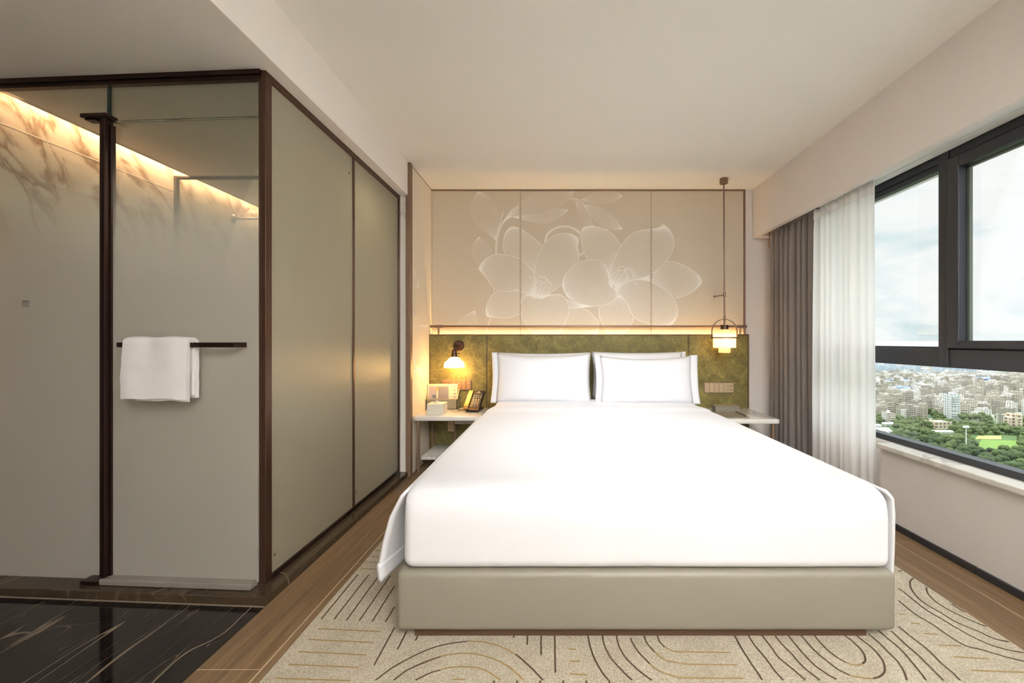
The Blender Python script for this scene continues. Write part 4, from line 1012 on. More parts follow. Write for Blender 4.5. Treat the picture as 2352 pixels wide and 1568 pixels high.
# ------------------------------------------------------------------ towel on the door's bar
A = fg(330); C = fg(497); d = Vector((C[0]-A[0], C[1]-A[1], 0)).normalized(); nn = Vector((d.y, -d.x, 0))
if nn.y > 0: nn = -nn
o0 = Vector((A[0], A[1]+.017, 0))+nn*.076
def barpt(x, off, z): # x metres along the bar from the towel's left edge
    return o0+d*x+nn*off+Vector((0, 0, z))
def towel_layer(x0, x1, zf, zb, rad, th, taper=.012):
    def fn(u, v):
        zt_ = 1.112; Lf = zt_-zf; Lb = zt_-zb; arc = math.pi*rad; tot = Lf+arc+Lb; s = v*tot
        if s < Lf: off, z = rad+.010*(1-s/Lf)*0, zf+s
        elif s < Lf+arc: a = (s-Lf)/rad; off, z = rad*math.cos(a), zt_+rad*math.sin(a)*.8
        else: off, z = -rad, zt_-(s-Lf-arc)
        k = max(0, (zt_-z)/Lf) if Lf else 0
        xl = x0+taper*(1-k)**2*1.0; xr = x1-taper*.2*(1-k)**2
        x = xl+(xr-xl)*u
        off += (.003*math.sin(u*9+v*3)+.004*noise.noise(Vector((u*4, v*9, x0)))) + (.010*math.sin(math.pi*u)*k if off > 0 else 0)
        return barpt(x, off, z+.004*math.sin(u*3.0)*k+.002*math.sin(u*11))
    return fn
t = thing('towel', tuple(barpt(.15, 0, .86)), 'white folded towel hanging over the dark bar on the bathroom door', 'towel')
w_ = .292
bm = B(); sheet(bm, towel_layer(-.004, w_, .868, .872, .028, .014, .014), 26, 44, .015); finish('outer_fold', bm, M['towel'], t, smooth=True, angle=1.3)
bm = B(); sheet(bm, towel_layer(.045, w_-.006, .858, .885, .0125, .008, .0), 22, 36, .009); finish('inner_fold', bm, M['towel'], t, smooth=True, angle=1.3)

# ------------------------------------------------------------------ curtains
def curtain(name, lab, cat, y0, y1, X, amp, n, z0, z1, m, seed, th=0, head=None, free=0):
    t = thing(name, (X, (y0+y1)/2, z0), lab, cat)
    NU, NV = n*14, 40
    def fn(u, v):
        ph = 2*math.pi*n*(u+.018*math.sin(u*19+seed)); z = z0+(z1-z0)*v
        hd = max(0, (z-(z1-.16))/.16)
        a = amp*(1-.45*hd)*(.78+.22*math.sin(u*11+seed)); 
        w = math.sin(ph); w = (1 if w > 0 else -1)*abs(w)**.9
        flat = 1
        if free and u < free: flat = .25+.75*(u/free)
        X_ = X+a*w*flat+.006*noise.noise(Vector((u*6, v*1.6, seed)))*(1-hd)
        Y_ = y0+(y1-y0)*u+.35*a*math.cos(ph)*flat*(1 if hd < .2 else .4)+ (.020*(1-v)*(u-.5))
        if hd > 0: X_ += .007*hd*math.sin(ph*3); Y_ += .004*hd*math.sin(ph*2)
        return (X_, Y_, z)
    bm = B(); sheet(bm, fn, NU, NV, th); c_ = finish('fabric', bm, m, t, smooth=True)
    def hdn(u, v):
        p = Vector(fn(u, 1-.035*(1-v))); return p+Vector((-.004, 0, 0))
    bm = B(); sheet(bm, hdn, NU, 2, .002); finish('heading_tape', bm, m, t, smooth=True)
    return t
curtain('blackout_curtain', 'taupe blackout curtain gathered in the corner by the window', 'curtain', 3.11, 3.74, 2.035, .036, 8, .012, 2.20, M['drape'], 1.3, .002, free=.24)
curtain('sheer_curtain', 'white sheer curtain gathered at the left end of the window', 'curtain', 2.50, 3.075, 2.005, .020, 9, .012, 2.126, M['sheer'], 4.2, 0, free=.2)
t = thing('curtain_hook', (1.985, 3.77, 2.0), 'small brass hook hanging beside the top of the blackout curtain', 'hook')
bm = B(); tube(bm, catmull([(2.03, 3.78, 2.16), (2.03, 3.78, 2.08), (2.02, 3.78, 2.03), (2.035, 3.775, 2.0), (2.05, 3.77, 2.01)], 6), .004, 8); finish('wire', bm, M['gold'], t, smooth=True)
# ------------------------------------------------------------------ carpet with inlaid lines
def fl(x, y):
    s = (y-CY)/H; return Vector(((x-CX)/s, F/s, 0))
def c5(l): return [fl(560+x/2.6133, 1300+y/2.6133) for x, y in l]
def c6(l): return [fl(1450+x/2.6075, 1150+y/2.6075) for x, y in l]
def c4(l): return [fl(600+x/4.3556, 1060+y/4.3556) for x, y in l]
D, T = 1, 2
LINES = []
for l in ([(685,60),(465,330)], [(750,62),(540,333)], [(812,65),(617,337)], [(880,68),(693,340)], [(905,130),(770,345)], [(905,255),(850,348)], [(905,380),(780,612)], [(978,403),(922,515)], [(1048,420),(1030,460)], [(1135,418),(1128,428)],
  [(1622,420),(1620,442)], [(1705,420),(1700,487)], [(1784,420),(1784,548)], [(1866,420),(1870,655)],
  [(2063,420),(2080,500),(2110,580),(2150,650),(2190,700)], [(2150,420),(2165,490),(2200,560),(2250,620),(2330,700)], [(2235,420),(2250,490),(2290,560),(2352,625),(2400,665),(2450,700)],
  [(790,700),(870,640),(950,590),(1080,525),(1200,485),(1340,464)], [(1630,545),(1660,565),(1740,640),(1795,700)], [(900,700),(980,640),(1100,585),(1180,558)], [(1030,700),(1120,655),(1180,638)]): LINES.append((c5(l), D))
for l in ([(1340,464),(1450,470),(1560,505),(1630,545)], [(1180,558),(1230,545),(1340,537),(1450,555),(1560,600),(1640,660),(1680,700)], [(1180,638),(1220,625),(1330,618),(1430,632),(1500,670),(1540,700)], [(1255,696),(1330,695)],
  [(370,385),(818,405)], [(310,450),(778,472)], [(250,523),(735,547)], [(185,600),(690,623)], [(105,685),(640,703)], [(1950,440),(1962,442)], [(1950,510),(1995,513)], [(1955,583),(2020,586)], [(1957,662),(2058,667)]): LINES.append((c5(l), T))
for l in ([(1196,797),(1240,797)], [(1135,850),(1225,853)], [(1110,905),(1210,910)], [(1050,962),(1200,970)], [(1000,1020),(1200,1030)], [(950,1085),(1200,1095)]): LINES.append((c4(l), T))
for l in ([(-5,835),(0,850),(40,915),(110,990)], [(75,810),(90,860),(140,920)], [(155,810),(165,850),(200,890)],
  [(615,810),(650,880),(700,960),(760,1050),(785,1090)], [(695,810),(740,880),(800,950),(850,1020),(910,1090)], [(775,810),(830,880),(880,950),(940,1000),(1010,1060),(1045,1090)], [(852,810),(900,870),(960,930),(1020,1000),(1080,1050),(1130,1090)], [(932,810),(980,870),(1040,940),(1100,1000),(1170,1050),(1230,1085)],
  [(1010,810),(1060,870),(1120,930),(1180,980),(1240,1025),(1310,1060)], [(1450,1080),(1500,1060),(1519,1025),(1505,970),(1460,910),(1400,860),(1335,810)],
  [(1090,810),(1130,860),(1180,910),(1230,950),(1290,985)], [(1385,990),(1403,965),(1380,910),(1320,850),(1258,810)],
  [(1420,810),(1480,860),(1540,920),(1590,970),(1630,1030),(1650,1090)], [(1480,790),(1540,840),(1620,910),(1680,980),(1730,1040),(1765,1090)], [(1555,790),(1640,870),(1720,940),(1780,1000),(1850,1070),(1870,1090)], [(1600,765),(1680,830),(1770,900),(1850,980),(1920,1040),(1970,1090)],
  [(1600,608),(1700,690),(1800,750),(1900,820),(2000,880),(2100,905),(2230,945),(2352,975)], [(1600,535),(1660,580),(1760,660),(1860,720),(1950,775),(2050,830),(2150,875),(2250,905),(2352,925)],
  [(1705,465),(1675,485),(1670,515),(1690,560),(1750,620),(1850,680),(1950,740),(2070,790),(2180,840),(2325,868)], [(1780,518),(1768,535),(1780,570),(1830,620),(1930,680),(2050,735),(2150,775),(2210,798)], [(1870,575),(1890,600),(1950,650),(2020,690),(2086,713)], [(1638,425),(1600,432)]): LINES.append((c6(l), D))
for l in ([(110,990),(160,1030),(240,1060),(330,1075),(680,1078)], [(140,920),(200,965),(280,985),(350,993),(635,997)], [(200,890),(250,912),(300,918),(595,922)], [(1310,1060),(1380,1075),(1450,1080)], [(1290,985),(1350,1000),(1385,990)],
  [(1605,690),(1640,692)], [(1675,745),(1728,748)], [(1750,807),(1838,812)], [(1842,878),(1975,883)], [(1930,948),(2145,960)], [(2035,1030),(2352,1042)]): LINES.append((c6(l), T))
# lines that run on under the bed or out of the frame towards the camera
for i in range(12): LINES.append(([Vector((-.93, 1.02-.085*i, 0)), Vector((-.62+.02*(i % 2), 1.02-.085*i, 0))], T))
for i in range(6): LINES.append(([Vector((-.20+i*.075, 1.30-.0*i, 0)), Vector((-.20+i*.075, .2, 0))], D))
for i in range(7): LINES.append(([Vector((.55+i*.075, 1.25, 0)), Vector((.56+i*.075, .3, 0))], D))
CX0, CX1 = -.962, 1.678
bm = B(); ch = .008
box(bm, CX0, CX1, YR+.02, 3.78, 0, ch, mi=0)
for pts, k in LINES:
    p = catmull(pts, 7) if len(pts) > 2 else resample(pts, 6)
    p = [Vector((q_.x, q_.y, ch+.0006)) for q_ in p if CX0+.004 < q_.x < CX1-.004 and q_.y > YR+.03]
    if len(p) > 1:
        p = resample(p, max(3, int(sum((a-b_).length for a, b_ in zip(p, p[1:]))/.012)))
        p = [q_+Vector((noise.noise(q_*90)*.0012, noise.noise(q_*90+Vector((9, 0, 0)))*.0012, 0)) for q_ in p]
        ribbon(bm, p, .0062 if k == D else .0058, (0, 0, 1), mi=k)
tag(finish('carpet', bm, [M['carpet'], M['carpetdark'], M['carpettan']], origin=(.36, .6, 0)), 'beige patterned carpet with brown arcs and stripes under the bed', 'carpet')

# ------------------------------------------------------------------ the city far below the window
HG = 120.0; GZ = H-HG
rnd = random.Random(11)
def gy(y): return F*HG/(y-CY)           # ground distance for an image row
def gx(x, Y): return (x-CX)*Y/F
def city_mat(name, c1, c2, wcol, fx=3.2, fz=3.1, amt=.75, vary=False):
    m, t, b = newmat(name); tc = t.new('ShaderNodeTexCoord'); oi = t.new('ShaderNodeObjectInfo')
    sp = t.new('ShaderNodeSeparateXYZ', i_0=tc.outputs['Object'])
    geo = t.new('ShaderNodeNewGeometry'); sn = t.new('ShaderNodeSeparateXYZ', i_0=geo.outputs['Normal'])
    h = t.math('ADD', sp.outputs[0], sp.outputs[1])
    a = t.math('GREATER_THAN', t.math('FRACT', t.math('DIVIDE', h, fx)), .45)
    c = t.math('GREATER_THAN', t.math('FRACT', t.math('DIVIDE', sp.outputs[2], fz)), .45)
    side_ = t.math('LESS_THAN', t.math('ABSOLUTE', sn.outputs[2]), .5)
    win_ = t.math('MULTIPLY', t.math('MULTIPLY', t.math('MULTIPLY', a, c), side_), amt)
    wn = t.new('ShaderNodeTexWhiteNoise', i_Vector=t.new('ShaderNodeVectorMath', operation='FLOOR', i_0=t.mapping(geo.outputs['Position'], scale=(.05, .05, 0))).outputs[0])
    wall = t.mixc(t.math('FRACT', t.math('ADD', oi.outputs['Random'], wn.outputs[0])), lin(*c1), lin(*c2)) if vary else t.mixc(oi.outputs['Random'], lin(*c1), lin(*c2))
    if vary: wall = t.mixc(t.math('GREATER_THAN', t.math('FRACT', t.math('MULTIPLY', wn.outputs[0], 7.3)), .72), wall, lin(222, 218, 210))
    nz = t.noise(tc.outputs['Object'], .4, 3, .6)
    wall = t.mixc(t.math('MULTIPLY', nz, .2), wall, lin(120, 112, 100))
    t.l.new(t.mixc(win_, wall, lin(*wcol)), b.inputs['Base Color']); b.inputs['Roughness'].default_value = .8
    return m
MB_ = city_mat('apartment_wall', (196, 187, 170), (156, 149, 136), (70, 68, 66), vary=True)
MW = city_mat('white_tower_wall', (216, 218, 216), (210, 212, 210), (76, 84, 90), 4.2, 3.6, .7)
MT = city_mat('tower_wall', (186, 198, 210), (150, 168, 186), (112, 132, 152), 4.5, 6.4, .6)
MP = city_mat('cream_house_wall', (214, 196, 172), (214, 196, 172), (66, 60, 56), 6.0, 4.2, .8)
MBl = simple('blue_metal_roof', lin(96, 116, 158), .5); MWh = simple('white_membrane_roof', lin(236, 238, 236), .6); MGr = simple('grey_roof', lin(170, 168, 160), .8)
def ground_mat():
    m, t, b = newmat('town_ground'); tc = t.new('ShaderNodeTexCoord'); P = tc.outputs['Object']
    v = t.new('ShaderNodeTexVoronoi', i_Vector=t.mapping(P, scale=(1, 1, 1)), i_Scale=.05); 
    n = t.noise(P, .006, 4, .6)
    g = t.mixc(v.outputs['Color'], lin(172, 166, 154), lin(138, 134, 124))
    near = t.mixc(t.noise(P, .05, 4, .6), lin(48, 72, 36), lin(84, 104, 52))
    sp = t.new('ShaderNodeSeparateXYZ', i_0=P)
    far = t.new('ShaderNodeMapRange', i_0=t.math('ADD', sp.outputs[1], t.math('MULTIPLY', n, 120.)), i_1=640., i_2=700., i_3=0., i_4=1.)
    patch = t.ramp(n, [(.52, (0, 0, 0)), (.56, (1, 1, 1))])
    town = t.mixc(patch, g, lin(84, 108, 82))
    t.l.new(t.mixc(far.outputs[0], near, town), b.inputs['Base Color']); b.inputs['Roughness'].default_value = .95
    return m
bm = B(); box(bm, -2500, 9000, 60, 9000, GZ-2, GZ); g_ = finish('ground', bm, ground_mat(), origin=(0, 0, GZ)); tag(g_, kind='structure')
# haze over the town (its top stays below eye level)
m = bpy.data.materials.new('haze'); m.use_nodes = True; t = NT(m.node_tree); t.n.clear()
vsn = t.new('ShaderNodeVolumeScatter', i_Color=(.74, .87, 1.0, 1), i_Density=.00062, i_Anisotropy=.1); ao = t.new('ShaderNodeOutputMaterial'); t.l.new(vsn.outputs[0], ao.inputs['Volume'])
bm = B(); box(bm, -2400, 8900, 1080, 8900, GZ+.5, -1.5); hz = finish('haze', bm, m, origin=(2000, 3000, GZ)); tag(hz, 'pale blue haze hanging over the distant town outside the window', 'haze', kind='stuff')
def bld_mesh(name, w, d, h, mat, roofs=2, seed=0):
    r_ = random.Random(seed); bm = B(); box(bm, -w/2, w/2, -d/2, d/2, 0, h)
    if r_.random() < .6: box(bm, -w/2-r_.uniform(2, 5), -w/2, -d/4, d/3, 0, h*r_.uniform(.6, .9))
    for i in range(roofs):
        x = r_.uniform(-w*.3, w*.3); y = r_.uniform(-d*.3, d*.3); s = r_.uniform(1.5, 3); box(bm, x-s, x+s, y-s, y+s, h, h+r_.uniform(2, 4))
    box(bm, -w/2, w/2, -d/2, -d/2+.4, h, h+1.1); box(bm, -w/2, -w/2+.4, -d/2, d/2, h, h+1.1)
    me = bpy.data.meshes.new(name)
    for k in range(1, int(h/3.1)):                        # balcony slabs
        if k % 1 == 0 and r_.random() < .7: box(bm, -w*.28, w*.18, -d/2-1.0, -d/2, k*3.1-.15, k*3.1+.9)
    bm.to_mesh(me); bm.free(); me.materials.append(mat); return me
def place(me, name, x, y, rz, lab, cat, group, s=1, z=GZ):
    o = bpy.data.objects.new(name, me); COL.objects.link(o); o.location = (x, y, z); o.rotation_euler = (0, 0, rz)
    o.scale = (s, s, s) if not isinstance(s, tuple) else s; tag(o, lab, cat, group); return o
APT = [bld_mesh('apartment_block', rnd.uniform(12, 20), rnd.uniform(10, 15), rnd.uniform(13, 24), MB_, 2, i) for i in range(10)]
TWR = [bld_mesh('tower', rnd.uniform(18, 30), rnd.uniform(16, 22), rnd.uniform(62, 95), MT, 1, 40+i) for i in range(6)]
occ = []
occ2 = {}
def free_(x, y, r):
    for a, b_, c_ in occ:
        if (a-x)**2+(b_-y)**2 < (c_+r)**2: return False
    i, j = int(x//20), int(y//20)
    for k in range(i-1, i+2):
        for l in range(j-1, j+2):
            for a, b_ in occ2.get((k, l), ()):
                if (a-x)**2+(b_-y)**2 < (2*r)**2: return False
    return True
def hero(x0, x1, yt, yb, mat, lab, cat, depth=14, name='apartment_building', seed=3, roofs=2, rz=0):
    Y = gy(yb); w = gx(x1, Y)-gx(x0, Y); h = (yb-yt)*Y/F
    me = bld_mesh(name, w*.92, depth, h, mat, roofs, seed); x = (gx(x0, Y)+gx(x1, Y))/2
    occ.append((x, Y+depth/2, w*.6)); return place(me, name, x, Y+depth/2, rz, lab, cat, None)
hero(2183, 2206, 908, 965, MW, 'white slab tower with dark window grid standing in the middle of the town', 'tower block', 12, seed=5, roofs=1, rz=-.12)
hero(2146, 2190, 970, 985, MP, 'low cream building with a row of windows among the trees', 'building', 16, seed=8, roofs=0, rz=.1)
hero(2174, 2190, 968, 975, MP, 'small cream block standing on the trees edge beside the long cream building', 'building', 10, seed=9, roofs=0) if False else None
hero(2030, 2056, 910, 952, MB_, 'broad beige apartment tower left of the town centre', 'apartment building', 16, seed=12)
hero(2046, 2060, 891, 915, MB_, 'slim beige apartment tower behind the broad one', 'apartment building', 14, seed=13)
hero(2054, 2080, 908, 940, MB_, 'yellowish beige apartment tower beside the broad one', 'apartment building', 14, seed=14)
hero(2162, 2180, 889, 920, MB_, 'pale apartment tower behind and left of the white tower', 'apartment building', 14, seed=15)
hero(2184, 2208, 883, 912, MB_, 'brownish apartment tower behind the white tower', 'apartment building', 16, seed=16)
hero(2300, 2314, 880, 912, MB_, 'left one of the beige towers at the right of the town', 'apartment building', 14, seed=17)
hero(2313, 2328, 890, 925, MB_, 'middle one of the beige towers at the right of the town', 'apartment building', 14, seed=18)
hero(2323, 2343, 881, 915, MB_, 'right one of the beige towers at the right of the town', 'apartment building', 14, seed=19)
hero(2090, 2104, 935, 970, MB_, 'greyish apartment block at the edge of the trees', 'apartment building', 14, seed=21)
hero(2104, 2122, 938, 968, MB_, 'apartment block with stacked balconies at the edge of the trees', 'apartment building', 14, seed=22)
hero(2042, 2058, 950, 974, MB_, 'small apartment block at the left edge of the trees', 'apartment building', 14, seed=23)
hero(2312, 2332, 955, 976, MB_, 'small apartment block at the right behind the field', 'apartment building', 14, seed=24)
hero(2334, 2350, 955, 990, MP, 'yellow cream apartment block at the far right of the window view', 'apartment building', 14, seed=25)
# dense town: nearest blocks are individuals, the rest one mesh
spots = []
for _ in range(9000):
    y = 560+ (rnd.random()**1.15)*1100; x = y*rnd.uniform(.60, 1.55)
    lim = 615+60*noise.noise(Vector((x*.006, 3, 0)))
    if y < lim: continue
    if noise.noise(Vector((x*.006, y*.008, 9))) > .36: continue
    r_ = 9.6
    if free_(x, y, r_): occ2.setdefault((int(x//20), int(y//20)), []).append((x, y)); spots.append((x, y))
    if len(spots) > 1500: break
spots.sort(key=lambda p: (p[0]**2+p[1]**2) + (0 if .76 < p[0]/p[1] < 1.2 else 1e7))
def zone_b(x, y):
    u = CX+F*x/y
    z = 'left of the broad beige tower' if u < 2030 else 'between broad beige and white towers' if u < 2183 else 'right of the white slab tower' if u < 2300 else 'around the three right beige towers' if u < 2352 else 'beyond the right window edge'
    d = 'near' if y < 850 else 'farther'
    return d+' beige mid-rise block in the town '+z, 'apartment building', d+' town blocks '+z
for i, (x, y) in enumerate(spots[:280]):
    place(APT[i % 10], 'apartment_building', x, y, rnd.uniform(-.35, .25), *zone_b(x, y), (rnd.uniform(.8, 1.1), rnd.uniform(.8, 1.1), rnd.uniform(.75, 1.15)))
VB, FB = [], []
def fbox(x0, x1, y0, y1, z0, z1):
    n = len(VB); VB.extend((x-1500, y-1500, z-GZ) for z in (z0, z1) for x, y in ((x0, y0), (x1, y0), (x1, y1), (x0, y1)))
    FB.extend(tuple(n+k for k in f) for f in ((3, 2, 1, 0), (4, 5, 6, 7), (0, 1, 5, 4), (1, 2, 6, 5), (2, 3, 7, 6), (3, 0, 4, 7)))
for x, y in spots[280:]:
    w, d, h = rnd.uniform(11, 19), rnd.uniform(10, 14), rnd.uniform(11, 24); fbox(x-w/2, x+w/2, y-d/2, y+d/2, GZ, GZ+h)
    if rnd.random() < .6: fbox(x-2, x+2, y-2, y+2, GZ+h, GZ+h+3)
for _ in range(2600):
    y = 1150+rnd.random()*1100; x = y*rnd.uniform(.55, 1.5); w, h = rnd.uniform(10, 26), rnd.uniform(6, 17); fbox(x-w/2, x+w/2, y-8, y+8, GZ, GZ+h)
me = bpy.data.meshes.new('distant_town'); me.from_pydata(VB, [], FB); me.materials.append(MB_); dt = bpy.data.objects.new('distant_town', me); COL.objects.link(dt); dt.location = (1500, 1500, GZ)
tag(dt, 'countless small far rooftops of the town fading into haze', 'town', kind='stuff')
# far skyline towers in clusters
k = 0
SKY_ = ((1999, 2016, 8, 'tight blue grey high-rise cluster on the skyline next to the sheer curtain'), (2022, 2043, 9, 'second blue grey high-rise cluster on the skyline from the sheer curtain'), (2046, 2110, 26, 'loose row of pale high-rises on the skyline left of the window mullion'),
  (2114, 2138, 9, 'low dark blue high-rise block group just left below the window mullion'), (2146, 2174, 12, 'tall high-rise group on the skyline directly below the window mullion'), (2178, 2242, 28, 'dense pale high-rise row on the skyline right of the window mullion'), (2246, 2300, 20, 'thin hazy high-rises on the skyline above the beige twin towers'),
  (2300, 2352, 18, 'faint hazy high-rises at the right end of the visible skyline'), (2360, 2620, 40, 'skyline high-rises beyond the right edge of the window view'), (1750, 1996, 40, 'skyline high-rises behind the curtains'))
for q, (c0, c1, n, lab) in enumerate(SKY_):
    for i in range(n):
        y = gy(rnd.uniform(858, 866)) if q != 3 else gy(rnd.uniform(866, 870)); x = gx(c0+(c1-c0)*(i+rnd.uniform(.1, .9))/n, y)
        ht = rnd.uniform(.40, .58) if q in (0, 1, 4, 5) else (.26 if q == 3 else rnd.uniform(.30, .46)); wd = rnd.uniform(.22, .38)
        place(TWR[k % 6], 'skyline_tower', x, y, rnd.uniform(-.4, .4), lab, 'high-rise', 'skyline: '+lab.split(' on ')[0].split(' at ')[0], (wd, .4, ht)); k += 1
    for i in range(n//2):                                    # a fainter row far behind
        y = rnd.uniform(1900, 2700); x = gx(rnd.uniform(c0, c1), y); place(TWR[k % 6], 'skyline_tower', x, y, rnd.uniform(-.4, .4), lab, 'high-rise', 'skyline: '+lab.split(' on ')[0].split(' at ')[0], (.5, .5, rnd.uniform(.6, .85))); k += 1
# blue and white hall roofs
for i, (x0, x1, y, mt, lab) in enumerate(((2036, 2050, 908, MBl, 'bright blue hall roof left of the beige towers'), (2072, 2108, 907, MBl, 'long blue hall roof behind the beige towers'), (2000, 2012, 923, MBl, 'small blue hall roof at the left edge of the window view'), (2062, 2120, 887, MBl, 'long pale blue hall roof in the middle distance'), (2090, 2140, 897, MWh, 'white hall roof in the middle distance'), (1999, 2040, 885, MWh, 'white hall roof at the far left of the view'), (2140, 2200, 880, MWh, 'broad white hall roof before the far skyline'), (2250, 2300, 880, MBl, 'blue hall roof right of the town centre'))):
    Y = gy(y+4); bm = B(); a, b_ = gx(x0, Y), gx(x1, Y); hh = 20
    prism(bm, [(a, Y), (b_, Y), (b_, Y+55), (a, Y+55)], GZ, GZ+hh-3); 
    v_ = [bm.verts.new(p) for p in ((a, Y, GZ+hh-3), (b_, Y, GZ+hh-3), (b_, Y+55, GZ+hh-3), (a, Y+55, GZ+hh-3), (a, Y+27, GZ+hh), (b_, Y+27, GZ+hh))]
    for q in ((0,1,5,4), (3,4,5,2), (0,4,3), (1,2,5)): bm.faces.new([v_[j] for j in q])
    tag(finish('industrial_hall', bm, mt), lab, 'hall')
# pavilion roofs
def domes(lst, lab, grp):
    for x, y, w in lst:
        Y = gy(y); s = w*Y/F; bm = B()
        P = [(-.5, -.5), (.5, -.5), (.5, .5), (-.5, .5)]
        lathe(bm, [(s*.62*math.cos(a)+.05, 3+s*.30*math.sin(a)) for a in [i*math.pi/12 for i in range(0, 7)]], (gx(x, Y), Y, GZ), 12); box(bm, gx(x, Y)-s*.4, gx(x, Y)+s*.4, Y-s*.4, Y+s*.4, GZ, GZ+3)
        tag(finish('pavilion', bm, MWh, smooth=True), lab, 'pavilion', grp)
domes([(2006+c_*10+(r_ % 2)*5, 990+r_*5, 11) for r_ in range(3) for c_ in range(4)], 'white domed tent roof beside the trees at the left of the view', 'white tent roofs left of the trees')
domes([(2116+i*9.5, 996, 10) for i in range(8)], 'small white domed roof in the row below the cream building', 'row of small white domed roofs')
domes([(2034+i*11, 978, 12) for i in range(4)]+[(2002, 984, 12), (2016, 982, 12)], 'larger cream tent roof in front of the apartment blocks', 'larger tent roofs')
# fields
def field(pts, mt, lab, z):
    bm = B(); v_ = [bm.verts.new((gx(x, gy(y)), gy(y), GZ+z)) for x, y in pts]; bm.faces.new(v_); r_ = bmesh.ops.extrude_face_region(bm, geom=list(bm.faces)); 
    for q in r_['geom']:
        if isinstance(q, bmesh.types.BMVert): q.co.z += .25
    bmesh.ops.recalc_face_normals(bm, faces=bm.faces); tag(finish('field', bm, mt), lab, 'field')
LG = simple('bright_grass', lin(98, 124, 52), .95, var=.25, vscale=.05); LG2 = simple('yellow_grass', lin(150, 156, 88), .95, var=.2, vscale=.04); SOIL = simple('bare_soil', lin(128, 116, 88), .95, var=.2, vscale=.1)
field([(2240,1030),(2352,1034),(2352,1013),(2255,1010)], LG, 'bright green lawn in the park field', .3)
field([(2236,1036),(2268,1036),(2268,1025),(2240,1025)], LG, 'small bright lawn left of the big park field', .4)
field([(2240,1009),(2300,1010),(2300,1001),(2246,1001)], LG2, 'yellow green meadow behind the park lawn', .3)
field([(2140,1008),(2206,1010),(2206,1000),(2140,999)], LG2, 'yellow green meadow behind the woodland', .3)
field([(2230,1046),(2320,1048),(2320,1037),(2236,1037)], SOIL, 'bare brown garden plots below the lawn', .2)
# lamp mast
Y = gy(1036); mx_ = gx(2219, Y); mh = (1036-980)*Y/F
t = thing('light_mast', (mx_, Y, GZ), 'tall thin white light mast rising from the trees', 'light mast')
bm = B(); tube(bm, [(mx_, Y, GZ), (mx_, Y, GZ+mh)], [.55, .3], 10); finish('pole', bm, MWh, t)
bm = B(); box(bm, mx_-3, mx_+3, Y-.5, Y+.5, GZ+mh-1, GZ+mh+1.2); finish('lamp_head', bm, MWh, t)
# trees
def leafmat():
    m, t, b = newmat('foliage'); oi = t.new('ShaderNodeObjectInfo'); tc = t.new('ShaderNodeTexCoord')
    c = t.ramp(oi.outputs['Random'], [(0, lin(28, 45, 28)), (.35, lin(42, 62, 36)), (.7, lin(58, 78, 42)), (1, lin(84, 96, 52))])
    n = t.noise(tc.outputs['Object'], 1.1, 4, .7)
    t.l.new(t.mixc(t.math('MULTIPLY', n, .35), c, lin(118, 136, 76)), b.inputs['Base Color']); b.inputs['Roughness'].default_value = .9
    bp = t.new('ShaderNodeBump', i_Strength=1.0, i_Distance=1.2, i_Height=t.noise(tc.outputs['Object'], 1.6, 3, .7)); t.l.new(bp.outputs[0], b.inputs['Normal']); return m
LEAFM = leafmat(); TR = []
for s in range(6):
    r_ = random.Random(s); bm = B()
    tube(bm, [(0, 0, 0), (0, 0, 5)], [.5, .35], 6, mi=1)
    for i in range(9):
        a = r_.uniform(0, 6.28); d_ = r_.uniform(0, 3.2); rad = r_.uniform(1.7, 2.9)
        q = bmesh.ops.create_icosphere(bm, subdivisions=2, radius=rad, matrix=Matrix.Translation((d_*math.cos(a), d_*math.sin(a), r_.uniform(4.2, 8.2)-d_*.45)))
        for v_ in q['verts']: v_.co += Vector((noise.noise(v_.co*.9), noise.noise(v_.co*.9+Vector((5, 0, 0))), noise.noise(v_.co*.9+Vector((0, 7, 0)))))*.8
    me = bpy.data.meshes.new('tree'); bm.to_mesh(me); bm.free(); me.materials.append(LEAFM); me.materials.append(M['trim']); TR.append(me)
tocc = {}
def tree_ok(x, y, r_):
    i, j = int(x//8), int(y//8)
    for k in range(i-1, i+2):
        for l in range(j-1, j+2):
            for a, b_ in tocc.get((k, l), ()):
                if abs(a-x) < r_ and abs(b_-y) < r_: return False
    for a, b_, c_ in occ:
        if (a-x)**2+(b_-y)**2 < (c_+2)**2: return False
    return True
def inview(x, y):
    u = CX+F*x/y; vv = CY+F*HG/y; return u, vv
cand = []
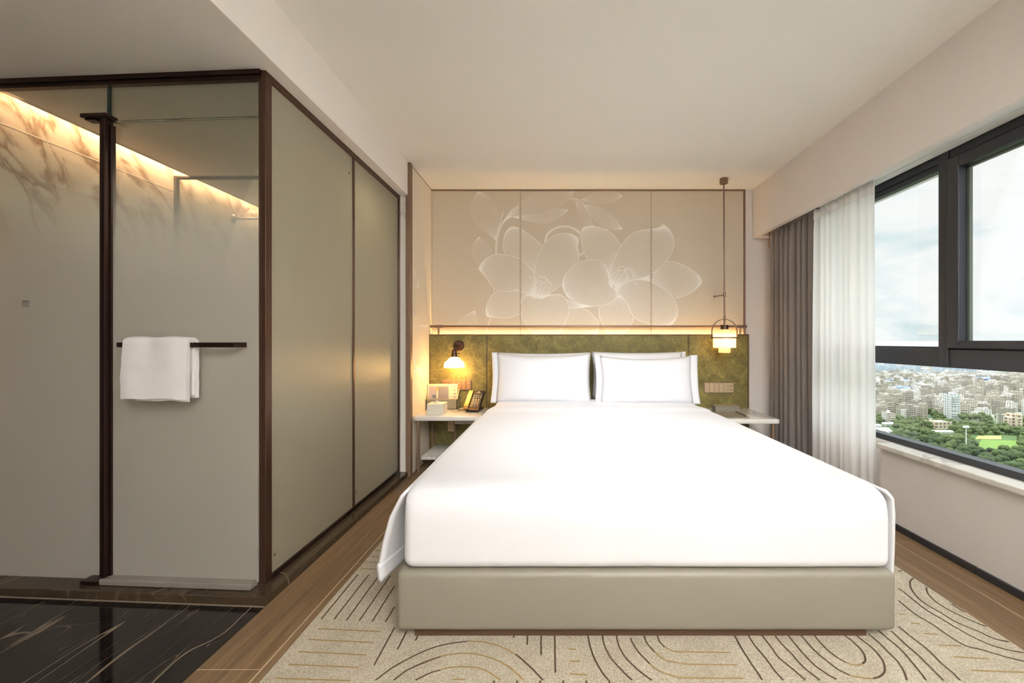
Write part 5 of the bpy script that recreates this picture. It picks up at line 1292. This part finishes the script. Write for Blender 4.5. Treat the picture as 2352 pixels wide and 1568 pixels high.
for _ in range(12000):
    y = rnd.uniform(285, 680); x = y*rnd.uniform(.62, 1.45); u, vv = inview(x, y)
    if 2232 < u < 2345 and 1000 < vv < 1040 : continue
    if 2140 < u < 2206 and 997 < vv < 1011: continue
    if 1990 < u < 2056 and 975 < vv < 1003: continue
    if 2110 < u < 2188 and 986 < vv < 999: continue
    if vv > 1052 and 2230 < u < 2310 and rnd.random() < .55 and vv < 1075: continue
    if y > 540 and (noise.noise(Vector((x*.01, y*.015, 2))) < -.05 or rnd.random() < .35): continue
    if tree_ok(x, y, 5.2): tocc.setdefault((int(x//8), int(y//8)), []).append((x, y)); cand.append((x, y))
    if len(cand) > 1150: break
cand.sort(key=lambda p: (p[0]**2+p[1]**2)+(0 if 1985 < inview(*p)[0] < 2360 else 1e7))
def zone_t(x, y):
    u, v_ = inview(x, y)
    z = 'right of the white domed tents' if u < 2110 else 'left of the light mast below the cream building' if u < 2218 else 'between the green lawn and the window frame' if v_ > 1036 else 'behind and beside the green lawn'
    if u < 1996 or u > 2352: z = 'beyond the edge of the window view'
    return 'round green tree '+z, 'tree', 'trees '+z
for i, (x, y) in enumerate(cand[:290]):
    s = rnd.uniform(.75, 1.25); place(TR[i % 6], 'park_tree', x, y, rnd.uniform(0, 6.28), *zone_t(x, y), (s, s, s*rnd.uniform(.85, 1.15)))
import numpy as np
def merged(name, items, mats, origin):
    """one mesh from (source mesh, matrix) pairs"""
    V_, F_, Mi, n0 = [], [], [], 0; cache = {}
    for me, mx4 in items:
        if me.name not in cache:
            c_ = np.empty(len(me.vertices)*3); me.vertices.foreach_get('co', c_); cache[me.name] = (c_.reshape(-1, 3), [tuple(p.vertices) for p in me.polygons], [p.material_index for p in me.polygons])
        c_, f_, mi = cache[me.name]; A_ = np.array(mx4)
        V_.append(c_ @ A_[:3, :3].T+A_[:3, 3]-np.array(origin)); F_ += [tuple(k+n0 for k in f) for f in f_]; Mi += mi; n0 += len(c_)
    me = bpy.data.meshes.new(name); me.from_pydata(np.concatenate(V_).tolist(), [], F_); me.polygons.foreach_set('material_index', Mi)
    for m_ in mats: me.materials.append(m_)
    o = bpy.data.objects.new(name, me); COL.objects.link(o); o.location = origin; return o
items = []
for x, y in cand[290:]: items.append((TR[int(x) % 6], Matrix.Translation((x, y, GZ)) @ Matrix.Scale(rnd.uniform(.75, 1.2), 4)))
tag(merged('woodland', items, [LEAFM, M['trim']], (500, 500, GZ)), 'more distant trees merging into one green canopy', 'woodland', kind='stuff')
